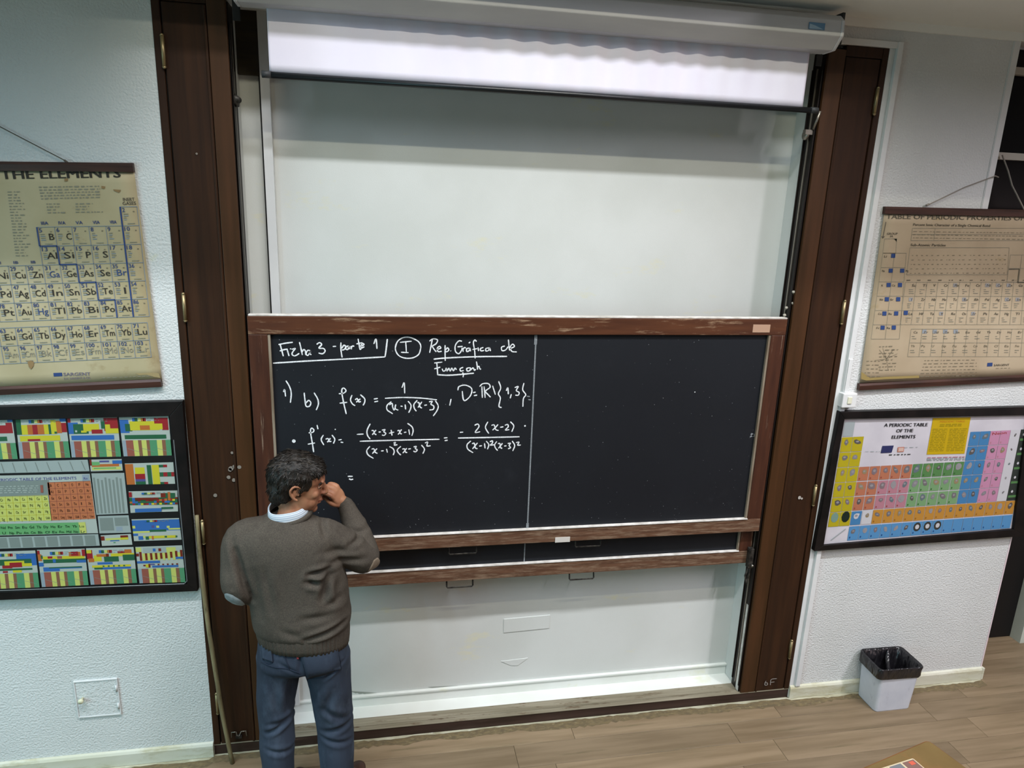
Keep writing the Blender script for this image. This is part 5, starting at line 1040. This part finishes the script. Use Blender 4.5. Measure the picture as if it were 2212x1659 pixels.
skin = noisy('skin', '9c6c52', 'a97a5c', (9, 9, 9), .5, .15, 160, c3='8f5a45', c3scale=(14, 14, 14), c3lo=.5, c3hi=.7, bdist=.001)
skin.node_tree.nodes['Principled BSDF'].inputs['Subsurface Weight'].default_value = .08; skin.node_tree.nodes['Principled BSDF'].inputs['Subsurface Radius'].default_value = (.012, .005, .003)
wool = noisy('grey_brown_wool', '46413b', '554f47', (240, 240, 240), .95, .5, 420, bdist=.002, c3='3b3631', c3scale=(6, 6, 4), c3lo=.5, c3hi=.75, spec=.1)
denim = noisy('faded_blue_denim', '2e3643', '394352', (5, 5, 3), .85, .4, (900, 900, 260), bdist=.001, c3='4a5666', c3scale=(9, 9, 4), c3lo=.52, c3hi=.75, spec=.15)
hairm = noisy('dark_brown_hair', '120f0c', '221b15', (70, 70, 70), .55, .8, (120, 120, 40), bdist=.003, spec=.35, c3='37312a', c3scale=(60, 60, 60), c3lo=.62, c3hi=.78)
# --- joints
LSH, LEL, LWR, LHA = (-.585, -.385, 1.390), (-.602, -.440, 1.190), (-.490, -.215, 1.075), (-.440, -.180, 1.045)
RSH, REL, RWR = (-.240, -.375, 1.375), (-.082, -.315, 1.232), (-.178, -.207, 1.450)
HS = 1.07
HC = Vector((-.352, -.368, 1.616))               # head centre, between the ears
yaw, pitch = math.radians(-83), math.radians(10)
HR = Matrix.Rotation(yaw, 3, 'Z') @ Matrix.Rotation(-pitch, 3, 'X') @ Matrix.Rotation(math.radians(4), 3, 'Y')
def hd(x, y, z): return HR @ (Vector((x, y, z)) * HS) + HC
def he(c, r, rx=0, ry=0, rz=0):
    R = HR @ Matrix.Rotation(rz, 3, 'Z') @ Matrix.Rotation(rx, 3, 'X') @ Matrix.Rotation(ry, 3, 'Y'); return ell(hd(*c), tuple(q * HS for q in r), R)
def hl(pts, rad, n=12, sub=4): return limb([hd(*p) for p in pts], [q * HS for q in rad], n, sub)
head = [he((0, -.012, .030), (.074, .094, .088)), he((0, .030, .045), (.066, .062, .062)), he((0, .040, -.010), (.060, .052, .075)),
        he((0, .045, -.060), (.050, .042, .050)), he((0, .070, -.094), (.024, .018, .018)), he((.044, .022, -.050), (.018, .036, .042)), he((-.044, .022, -.050), (.018, .036, .042)),
        he((.030, .010, -.075), (.020, .045, .022), rz=.25), he((-.030, .010, -.075), (.020, .045, .022), rz=-.25),
        he((0, .086, .038), (.046, .012, .011)), he((.037, .062, -.014), (.023, .018, .020)), he((-.037, .062, -.014), (.023, .018, .020)), he((.036, .050, -.050), (.020, .026, .030)), he((-.036, .050, -.050), (.020, .026, .030)),
        hl([(0, .090, .022), (0, .098, .006), (0, .106, -.012), (0, .108, -.020)], [.0085, .0090, .0100, .0110]), he((.011, .097, -.021), (.008, .010, .007)), he((-.011, .097, -.021), (.008, .010, .007)),
        he((0, .088, -.050), (.022, .012, .0075)), he((0, .086, -.062), (.020, .012, .0075)), he((0, .080, -.040), (.024, .014, .014)),
        he((0, -.02, -.04), (.055, .062, .06))]
for s_ in (1, -1):      # ears: rim, lobe, tragus over a thin bowl
    X = .074 * s_
    head += [hl([(X, .006, .018), (X + .009 * s_, -.004, .030), (X + .013 * s_, -.020, .030), (X + .014 * s_, -.030, .014), (X + .011 * s_, -.026, -.006), (X + .006 * s_, -.012, -.022), (X + .003 * s_, -.002, -.028)], [.0042, .0046, .0050, .0050, .0046, .0056, .0060], 10, 4),
             he((X + .002 * s_, -.012, .006), (.006, .014, .022)), he((X + .004 * s_, .002, -.004), (.0045, .004, .007)), hl([(X + .004 * s_, -.010, .016), (X + .008 * s_, -.018, .008), (X + .006 * s_, -.012, -.010)], [.003, .0035, .003], 8, 3)]
neck = [limb([(-.385, -.385, 1.47), (-.372, -.380, 1.53), tuple(hd(0, -.025, -.06))], [.060, .056, .056])]
Vv = Vector
# --- right hand: loose fist in front of nose and mouth
wr = Vv(RWR); hc = Vv((-.222, -.215, 1.514))     # centre of the back of the hand
ax = (hc - wr).normalized()                       # forearm direction
pn = Vv((.75, -.52, .40)); pn = (pn - ax * pn.dot(ax)).normalized()    # back of the hand faces right, camera and up
sd = ax.cross(pn).normalized()                    # across the knuckles
Rh = Matrix((sd, ax, pn)).transposed()
def hp(x, y, z): return wr + sd * x + ax * y + pn * z
hand = [limb([tuple(Vv(REL)), tuple(Vv(REL).lerp(wr, .5)), tuple(wr), tuple(hp(0, .02, 0))], [.030, .030, .026, .026]),
        ell(hp(.002, .050, .002), (.040, .046, .017), Rh), ell(hp(.0, .072, .004), (.041, .018, .015), Rh)]
for k, (x, L1, L2, L3) in enumerate(((-.031, .036, .024, .018), (-.010, .040, .027, .019), (.011, .038, .025, .018), (.030, .031, .020, .016))):
    k0 = hp(x, .080, .006); a1, a2, a3 = .75, 2.05, 3.05
    def dr(a): return ax * math.cos(a) - pn * math.sin(a)
    p1 = k0 + dr(a1) * L1; p2 = p1 + dr(a2) * L2; p3 = p2 + dr(a3) * L3
    hand.append(limb([tuple(hp(x * .8, .045, 0)), tuple(k0), tuple(p1), tuple(p2), tuple(p3)], [.009, .0108, .0096, .0088, .0078], 12, 4)); hand.append(ell(k0 + pn * .002, (.0105, .0105, .0095), Rh))
hand.append(limb([tuple(hp(-.022, .018, -.006)), tuple(hp(-.036, .040, -.014)), tuple(hp(-.033, .062, -.026)), tuple(hp(-.018, .074, -.038))], [.014, .0125, .0105, .009], 12, 4))
# --- left hand, closed at the front of the belt
hand2 = [limb([LEL, LWR, LHA], [.028, .025, .027])]; lx = (Vv(LHA) - Vv(LWR)).normalized(); lz = Vv((0, 0, 1)); ls = lx.cross(lz).normalized(); lz = ls.cross(lx)
hand2.append(ell(Vv(LHA) + lx * .03, (.045, .018, .04), Matrix((lx, ls, lz)).transposed()))
for k in range(4):
    q = Vv(LHA) + lx * .065 + lz * (.028 - .019 * k); hand2.append(limb([tuple(Vv(LHA) + lx * .03 + lz * (.024 - .016 * k)), tuple(q), tuple(q + lx * .028 + ls * -.008), tuple(q + lx * .030 - ls * .030)], [.009, .0100, .0090, .0078], 10, 3))
hand2.append(limb([tuple(Vv(LHA) + lz * .02), tuple(Vv(LHA) + lx * .03 + lz * .048), tuple(Vv(LHA) + lx * .062 + lz * .050)], [.012, .011, .009], 10, 3))
LH, RH = (-.470, -.385, .90), (-.255, -.375, .88)
LK, RK = (-.492, -.375, .48), (-.243, -.350, .44)
LA, RA = (-.492, -.400, .09), (-.232, -.385, .09)
inner = [sections(smooth_sections([(.80, -.362, -.38, .12, .07), (.92, -.360, -.375, .12, .075), (1.08, -.365, -.372, .105, .070), (1.28, -.390, -.378, .115, .070), (1.40, -.405, -.38, .115, .065), (1.47, -.395, -.385, .08, .06)])),
         limb([LSH, LEL, LWR], [.036, .030, .024]), limb([RSH, REL, RWR], [.036, .032, .024]), limb([LH, LK, LA, (LA[0] + .02, LA[1] + .06, .05)], [.055, .045, .034, .03]), limb([RH, RK, RA, (RA[0] + .02, RA[1] + .06, .05)], [.055, .045, .034, .03]),
         ell((-.455, -.30, .035), (.036, .10, .025), Matrix.Rotation(-.35, 3, 'Z')), ell((-.190, -.29, .035), (.036, .10, .025), Matrix.Rotation(-.45, 3, 'Z'))]
person = fuse('person', head + neck + hand + hand2 + inner, .0030, skin, None, 5, .5, origin=(-.36, -.36, 0))
tag(person, 'dark-haired man in grey jumper and blue jeans facing the chalkboard, hand raised to face', 'person')
# --- facial features
eye_w = flat('8f8078', .3, 'eye_white', .5); iris = flat('1c1410', .2, 'eye_dark', .5)
for s_ in (1, -1):
    b = MB(); v, f = ell(hd(.031 * s_, .0715, .012), (.0115, .0115, .0115), HR, 14, 10); b.add(v, f, eye_w)
    v, f = ell(hd(.0325 * s_, .0820, .011), (.0055, .0022, .0055), HR, 10, 8); b.add(v, f, iris); b.build('eye', None, person, smooth=True)
    b = MB(); v, f = limb([hd(.014 * s_, .0955, .030), hd(.030 * s_, .0905, .036), hd(.050 * s_, .074, .032)], [.0035, .0045, .0025], 8, 4); b.add(v, f); b.build('eyebrow', hairm, person, smooth=True)
    b = MB(); v, f = limb([hd(.018 * s_, .0835, .0175), hd(.032 * s_, .0865, .0215), hd(.046 * s_, .0745, .0155)], [.0022, .0030, .0020], 8, 4); b.add(v, f); b.build('eyelid', skin, person, smooth=True)
b = MB(); v, f = hl([(-.020, .086, -.056), (0, .100, -.0555), (.020, .086, -.056)], [.0018, .0030, .0018], 8, 4); b.add(v, f); b.build('lips', flat('7d4338', .5, 'lip_red'), person, smooth=True)
# --- hair: cap fused from shells, then short tufts lying along it
hshell = [he((0, -.018, .046), (.084, .102, .094)), he((0, .038, .076), (.066, .052, .044)), he((.0, -.052, -.012), (.072, .060, .068)), he((0, .066, .078), (.048, .028, .026)),
          he((.070, -.010, .052), (.012, .046, .034)), he((-.070, -.010, .052), (.012, .046, .034)), he((.071, .010, .026), (.008, .012, .026)), he((-.071, .010, .026), (.008, .012, .026)), he((0, -.066, -.055), (.050, .034, .032)),
          he((.068, -.046, .0), (.012, .026, .045)), he((-.068, -.046, .0), (.012, .026, .045))]
HI = HR.transposed()
def hairfn(co, no):
    return np.array([.0035 * noise.noise(Vector((c[0] * 60, c[1] * 60, c[2] * 60))) + .005 * noise.noise(Vector((c[0] * 22, c[1] * 22, c[2] * 22))) for c in co])
hair = fuse('hair', hshell, .004, hairm, person, 3, .5, hairfn)
me = hair.data; R_ = random.Random(21); tuft = MB(); pol = list(me.polygons); Minv = hair.matrix_world.copy()
mats3 = [hairm, flat('1d1712', .5, 'hair_mid', .3), flat('38322a', .5, 'hair_grey', .3), flat('100d0b', .5, 'hair_black', .4)]
for k in range(7000):
    p = R_.choice(pol); c = Vector(p.center) + Vector(hair.location); n = Vector(p.normal); l = (HI @ (c - HC)) / HS
    if l.z < -.085: continue
    if l.y > .072 and l.z < .062: continue
    if l.y > .018 and l.z < .052: continue
    flow = HR @ Vector((l.x * 3, .35 if l.z > .09 else (.6 if l.y > .03 else -.3), -1.0 if l.z < .09 else -.10 + R_.uniform(-.2, .2)))
    if l.z > .09: flow = HR @ Vector((l.x * 4 + R_.uniform(-.3, .3), 1.0 if l.y > -.03 else -.6, -.1))
    fl_ = (flow - n * flow.dot(n)); fl_ = fl_.normalized() if fl_.length > 1e-4 else n.orthogonal().normalized(); fl_ = (fl_ + n.cross(fl_) * R_.uniform(-.28, .28)).normalized(); sdv = n.cross(fl_).normalized()
    L = R_.uniform(.016, .032) * (1 if l.z > -.02 else .55); wv = R_.uniform(.0010, .0019); up = R_.uniform(.08, .32)
    a = c - n * .002; m_ = a + fl_ * L * .5 + n * L * up * .5; e = a + fl_ * L + n * L * up * .35
    tuft.add([a - sdv * wv, a + sdv * wv, m_ + sdv * wv * .8, e, m_ - sdv * wv * .8, m_ - n * wv * 1.5], [(0, 1, 2, 4), (4, 2, 3), (0, 5, 3, 4), (1, 2, 3, 5)], mats3[R_.choices((0, 1, 2, 3), (4, 3, 1.2 if l.z > .0 else .3, 3))[0]])
o = tuft.build('hair_tufts', None, hair); o['kind'] = 'stuff'
# --- sweater
def seg_fold(lines):
    """creases: pixel segments on the back of the figure, (p, q, width m, depth m)"""
    L = []
    for (x0, y0, x1, y1, wd, dp, Y) in lines: a = at(x0, y0, Y); c = at(x1, y1, Y); L.append((a[[0, 2]], c[[0, 2]], wd, dp))
    def fn(co, no):
        out = np.zeros(len(co)); back = (no[:, 1] < .25)
        xz = co[:, [0, 2]]
        for a, c, wd, dp in L:
            d = c - a; t = np.clip(((xz - a) @ d) / (d @ d), 0, 1); q = xz - (a + t[:, None] * d); r = np.hypot(q[:, 0], q[:, 1])
            out -= dp * (np.exp(-(r / wd) ** 2) - .55 * np.exp(-((r - 2.1 * wd) / (1.2 * wd)) ** 2)) * np.sin(np.clip(t * .8 + .1, 0, 1) * math.pi) * back
        return out
    return fn
torso = sections(smooth_sections([(.945, -.352, -.378, .192, .132), (.985, -.355, -.380, .206, .142), (1.06, -.360, -.378, .208, .140), (1.15, -.368, -.378, .205, .135), (1.25, -.385, -.382, .204, .132), (1.33, -.398, -.386, .208, .128),
                                   (1.40, -.408, -.388, .205, .116), (1.445, -.410, -.388, .165, .098), (1.475, -.402, -.386, .105, .082), (1.492, -.396, -.384, .080, .072)], 4))
sw = [torso, limb([(-.50, -.39, 1.415), LSH, (-.604, -.412, 1.29), LEL, (-.548, -.34, 1.115), LWR], [.072, .074, .066, .056, .050, .042]),
      limb([(-.32, -.385, 1.40), RSH, (-.155, -.345, 1.295), REL, (-.118, -.258, 1.335), tuple(Vv(RWR) - ax * .012)], [.072, .078, .074, .063, .053, .036]), ell((-.255, -.375, 1.30), (.07, .09, .08))]
fold = seg_fold([(668, 1236, 706, 1230, .010, .016, -.48), (700, 1195, 790, 1210, .012, .008, -.40), (665, 1250, 690, 1256, .012, .014, -.48), (712, 1225, 700, 1285, .014, .018, -.46), (720, 1240, 735, 1300, .012, .010, -.46),
                 (506, 1196, 543, 1300, .012, .013, -.48), (552, 1240, 562, 1340, .016, .006, -.5), (572, 1230, 588, 1320, .016, .006, -.5), (661, 1378, 742, 1356, .010, .016, -.5), (650, 1334, 712, 1330, .014, .006, -.5),
                 (758, 1150, 792, 1146, .010, .008, -.30), (690, 1120, 705, 1150, .009, .008, -.42), (700, 1180, 760, 1190, .016, .007, -.42), (610, 1360, 650, 1372, .014, .005, -.5), (700, 1300, 740, 1290, .014, .006, -.46), (500, 1160, 520, 1210, .012, .006, -.44)])
def swfn(co, no):
    out = fold(co, no)
    nz = np.array([noise.noise(Vector((c[0] * 9, c[1] * 9, c[2] * 6))) for c in co]); out += .004 * nz
    return out
sweater = fuse('jumper', sw, .0052, wool, person, 5, .5, swfn)
# ribbed bands: hem, neck and right cuff, with real ribs
def ribband(name, rings, nr, amp, mat, parent, tilt=None):
    N = nr * 6; v = []; f = []
    for (cx, cy, cz, rx, ry, dzx) in rings:
        for i in range(N):
            a = 2 * math.pi * i / N; q = 1 + amp * (1 if math.sin(a * nr) > 0 else -.3); c, s_ = math.cos(a), math.sin(a)
            v.append((cx + rx * q * math.copysign(abs(c) ** .87, c), cy + ry * q * math.copysign(abs(s_) ** .87, s_), cz + dzx * c))
    for j in range(len(rings) - 1):
        for i in range(N): f.append((j * N + i, j * N + (i + 1) % N, (j + 1) * N + (i + 1) % N, (j + 1) * N + i))
    b = MB(); b.add(v, f); return b.build(name, mat, parent, smooth=True)
ribband('ribbed_hem', [(-.354, -.380, .975, .196, .136, -.012), (-.354, -.380, .950, .197, .137, -.016), (-.353, -.379, .915, .194, .135, -.020), (-.352, -.378, .892, .190, .133, -.022), (-.352, -.378, .890, .180, .124, -.022)], 62, .010, wool, sweater)
b = MB(); v = []; f = []; N = 48; NT = Vector((-.392, -.380, 1.500)); Rn = Matrix.Rotation(math.radians(-7), 3, 'Y') @ Matrix.Rotation(math.radians(10), 3, 'X')
prof = [(1.02, -.020), (1.10, -.016), (1.13, -.004), (1.06, .008), (.98, .006), (.96, -.008)]
for r_, z in prof:
    for i in range(N): a = 2 * math.pi * i / N; v.append(NT + Rn @ Vector((.086 * r_ * math.cos(a), .076 * r_ * math.sin(a), z - .004)))
for j in range(len(prof)):
    for i in range(N): f.append((j * N + i, j * N + (i + 1) % N, ((j + 1) % len(prof)) * N + (i + 1) % N, ((j + 1) % len(prof)) * N + i))
b.add(v, f); b.build('neck_band', wool, sweater, smooth=True)
b = MB(); c0_ = Vv(RWR) - ax * .030; v, f = limb([tuple(c0_), tuple(Vv(RWR) - ax * .002)], [.037, .034], 24, 2); b.add(v, f); b.build('cuff', wool, sweater, smooth=True)
# elbow patches lying on the sleeves
bpy.context.view_layer.update()
def tree(o): return BVHTree.FromPolygons([v.co + o.location for v in o.data.vertices], [tuple(p.vertices) for p in o.data.polygons])
wt = tree(sweater)
def patch(c, out, r1, r2, mat, lab):
    out = Vector(out).normalized(); h = wt.ray_cast(Vector(c) + out * .15, -out); p0, n0 = h[0], h[1]
    t1_ = Vector((0, 0, 1)); t1_ = (t1_ - n0 * t1_.dot(n0)).normalized(); t2_ = n0.cross(t1_); v = [tuple(p0 + n0 * .003)]; f = []; K, Rr = 24, 7
    for i in range(1, Rr + 1):
        for k in range(K):
            a = 2 * math.pi * k / K; q = p0 + t1_ * (r2 * i / Rr * math.cos(a)) + t2_ * (r1 * i / Rr * math.sin(a)) + n0 * .01; s1 = wt.find_nearest(q); v.append(tuple(s1[0] + s1[1] * (.003 if i < Rr else .0005)))
    for k in range(K): f.append((0, 1 + k, 1 + (k + 1) % K))
    for i in range(Rr - 1):
        for k in range(K): f.append((1 + i * K + k, 1 + (i + 1) * K + k, 1 + (i + 1) * K + (k + 1) % K, 1 + i * K + (k + 1) % K))
    b = MB(); b.add(v, f); o = b.build('elbow_patch', mat, sweater, smooth=True); o['label'] = lab; return o
patch(Vv(LEL) + Vv((.006, 0, -.030)), (-.52, -.80, -.28), .050, .072, noisy('pale_elbow_patch', '7d8688', '8d9698', (60, 60, 60), .85, .3, 200), 'pale grey elbow patch')
patch(Vv(REL) + Vv((0, 0, -.010)), (.74, -.60, -.28), .046, .070, noisy('beige_elbow_patch', '75695b', '857868', (60, 60, 60), .85, .3, 200), 'beige elbow patch')
# --- striped shirt collar standing round the neck
m, N_, L_, bs = nmat('striped_collar'); tc = N_.new('ShaderNodeTexCoord'); sp = N_.new('ShaderNodeSeparateXYZ'); L_.new(tc.outputs['Generated'], sp.inputs[0]); wv_ = N_.new('ShaderNodeMath'); wv_.operation = 'MULTIPLY'; wv_.inputs[1].default_value = 7.0
fr = N_.new('ShaderNodeMath'); fr.operation = 'FRACT'; gt = N_.new('ShaderNodeMath'); gt.operation = 'GREATER_THAN'; gt.inputs[1].default_value = .74; mx = N_.new('ShaderNodeMixRGB'); mx.inputs[1].default_value = lin('ccd4dc'); mx.inputs[2].default_value = lin('7f93aa')
at_ = N_.new('ShaderNodeAttribute'); at_.attribute_name = 'stripe'; L_.new(at_.outputs['Fac'], wv_.inputs[0]); L_.new(wv_.outputs[0], fr.inputs[0]); L_.new(fr.outputs[0], gt.inputs[0]); L_.new(gt.outputs[0], mx.inputs[0]); L_.new(mx.outputs[0], bs.inputs['Base Color']); bs.inputs['Roughness'].default_value = .8
v = []; f = []; N = 60; prof = [(.070, .030, 0), (.073, .036, .1), (.077, .034, .25), (.081, .014, .6), (.085, -.006, .9), (.086, -.012, 1)]; st_ = []
for r_, z, sv in prof:
    for i in range(N):
        a = 2 * math.pi * i / N; v.append(NT + Rn @ Vector((r_ * 1.02 * math.cos(a), r_ * .92 * math.sin(a), z + .003 * math.sin(3 * a)))); st_.append(sv)
for j in range(len(prof) - 1):
    for i in range(N): f.append((j * N + i, j * N + (i + 1) % N, (j + 1) * N + (i + 1) % N, (j + 1) * N + i))
b = MB(); b.add(v, f); o = b.build('shirt_collar', m, person, smooth=True); at2 = o.data.attributes.new('stripe', 'FLOAT', 'POINT'); at2.data.foreach_set('value', st_); sm = o.modifiers.new('t', 'SOLIDIFY'); sm.thickness = .003; sm.offset = -1
o['label'] = 'white shirt collar with thin blue stripes'
# --- jeans
pel = sections(smooth_sections([(.770, -.360, -.384, .160, .095), (.800, -.360, -.388, .186, .120), (.85, -.358, -.386, .190, .124), (.92, -.356, -.380, .186, .120), (.965, -.356, -.378, .180, .116)], 4), pw=2.5)
jn = [pel, limb([(-.460, -.388, .82), (-.474, -.386, .70), (-.490, -.378, .56), (-.490, -.372, .46), (-.492, -.385, .33), (-.492, -.392, .20), (-.492, -.390, .10)], [.098, .088, .081, .078, .076, .071, .074]),
      limb([(-.262, -.382, .80), (-.250, -.375, .66), (-.243, -.362, .52), (-.236, -.350, .42), (-.233, -.365, .30), (-.230, -.380, .18), (-.228, -.378, .09)], [.106, .094, .088, .085, .083, .077, .078])]
jfold = seg_fold([(600, 1432, 640, 1450, .008, .004, -.50), (700, 1466, 738, 1436, .007, .007, -.48), (585, 1570, 640, 1558, .012, .009, -.46), (575, 1590, 620, 1566, .010, .010, -.46), (700, 1585, 760, 1570, .012, .008, -.44), (700, 1530, 745, 1560, .014, .008, -.44),
                  (695, 1600, 755, 1610, .010, .007, -.44), (575, 1625, 630, 1632, .010, .007, -.46), (590, 1480, 600, 1550, .016, .005, -.48), (720, 1490, 700, 1540, .018, .006, -.46), (628, 1470, 620, 1540, .012, .009, -.46), (655, 1462, 668, 1500, .010, .008, -.48), (650, 1410, 648, 1452, .008, .006, -.50)])
def jfn(co, no):
    nz = np.array([noise.noise(Vector((c[0] * 12, c[1] * 12, c[2] * 9))) for c in co]); return jfold(co, no) + .0045 * nz
jeans = fuse('jeans', jn, .0055, denim, person, 5, .5, jfn)
bpy.context.view_layer.update()
_tm = jeans.data; _vv = [v.co + jeans.location for v in _tm.vertices]; jb = BVHTree.FromPolygons(_vv, [tuple(p.vertices) for p in _tm.polygons])
def onjeans(px, py, lift=.002):
    d = Vector(at(px, py, 0) - CAM).normalized(); h = jb.ray_cast(Vector(CAM), d)
    return (h[0] + h[1] * lift) if h[0] else None
seam = flat('1f2838', .9, 'dark_seam'); pale = flat('5d6b80', .9, 'pale_stitch')
def seamline(name, P, wd, mat):
    Q = [onjeans(*p) for p in catmull([(a, c, 0) for a, c in P], 8) for p in [(p[0], p[1])]]; Q = [q for q in Q if q is not None and q.y < -.30]
    if len(Q) > 2: b = MB(); b.tube([tuple(q) for q in Q], wd, 6); b.build(name, mat, jeans, smooth=True)
for P in ([(612, 1400), (618, 1425), (626, 1446)], [(565, 1430), (590, 1440), (626, 1446), (650, 1455)], [(612, 1400), (640, 1404), (680, 1406), (740, 1396)]): seamline('seam', P, .0018, seam)
def pocket(C4):
    b = MB(); n = 10; v = []; ok = True
    for i in range(n + 1):
        for j in range(n + 1):
            u, w_ = i / n, j / n; p = [(C4[0][k] * (1 - u) + C4[1][k] * u) * (1 - w_) + (C4[3][k] * (1 - u) + C4[2][k] * u) * w_ for k in (0, 1)]
            q = onjeans(p[0], p[1], .0035)
            if q is None: return None
            v.append(tuple(q))
    b.add(v, [(i * (n + 1) + j, i * (n + 1) + j + 1, (i + 1) * (n + 1) + j + 1, (i + 1) * (n + 1) + j) for i in range(n) for j in range(n)])
    o = b.build('back_pocket', denim, jeans, smooth=True); sm = o.modifiers.new('t', 'SOLIDIFY'); sm.thickness = .004; sm.offset = 0; return o
pocket([(648, 1408), (728, 1401), (736, 1446), (664, 1466)]); pocket([(566, 1392), (586, 1396), (590, 1430), (568, 1422)])
for P in ([(648, 1409), (690, 1406), (728, 1402)], [(650, 1412), (656, 1440), (665, 1465)], [(729, 1404), (735, 1430), (737, 1445)], [(665, 1466), (700, 1462), (737, 1446)], [(660, 1438), (680, 1440), (694, 1446), (705, 1432), (731, 1420)],
          [(566, 1392), (584, 1395), (590, 1415), (590, 1430), (578, 1432), (568, 1424)], [(570, 1405), (580, 1398), (574, 1418), (588, 1408)]): seamline('stitching', P, .0012, seam)
q = onjeans(643, 1420, .003)
if q: b = MB(); b.box(q.x - .004, q.x + .004, q.y - .002, q.y + .001, q.z - .006, q.z + .006); b.build('red_tab', flat('8c3a3c', .7, 'red_tab'), jeans)
# --- shoes
leather = noisy('brown_shoe_leather', '33201a', '452c22', (20, 20, 20), .4, .2, 60); sole = flat('14110f', .7, 'shoe_sole')
for (ankle, toe) in (((-.490, -.400, .07), (-.418, -.195)), ((-.228, -.388, .07), (-.128, -.196))):
    A = Vector(ankle); T = Vector((toe[0], toe[1], .035)); d = (T - A); d.z = 0; L = d.length; d.normalize(); rz = math.atan2(d.y, d.x) - math.pi / 2; R = Matrix.Rotation(rz, 3, 'Z'); c = A.copy(); c.z = 0
    pc = [ell(c + d * -.02 + Vector((0, 0, .045)), (.034, .052, .042), R), ell(c + d * .08 + Vector((0, 0, .042)), (.040, .085, .034), R), ell(c + d * .165 + Vector((0, 0, .034)), (.044, .060, .026), R), ell(c + d * .0 + Vector((0, 0, .080)), (.034, .045, .035), R)]
    s_ = fuse('shoe', pc, .004, leather, person, 4)
    b = MB(); n = 28; ring = []
    for i in range(n):
        a = 2 * math.pi * i / n; x = math.cos(a); y = math.sin(a); w_ = .042 if y > 0 else .034; ring.append(c + d * .068 + R @ Vector((x * w_ * (1 - .12 * (1 - abs(y))), y * .150, 0)))
    b.add([(p.x, p.y, .001) for p in ring] + [(p.x, p.y, .018) for p in ring], [(i, (i + 1) % n, n + (i + 1) % n, n + i) for i in range(n)] + [tuple(range(n))[::-1], tuple(range(n, 2 * n))]); b.build('sole', sole, s_)
bpy.context.view_layer.update()
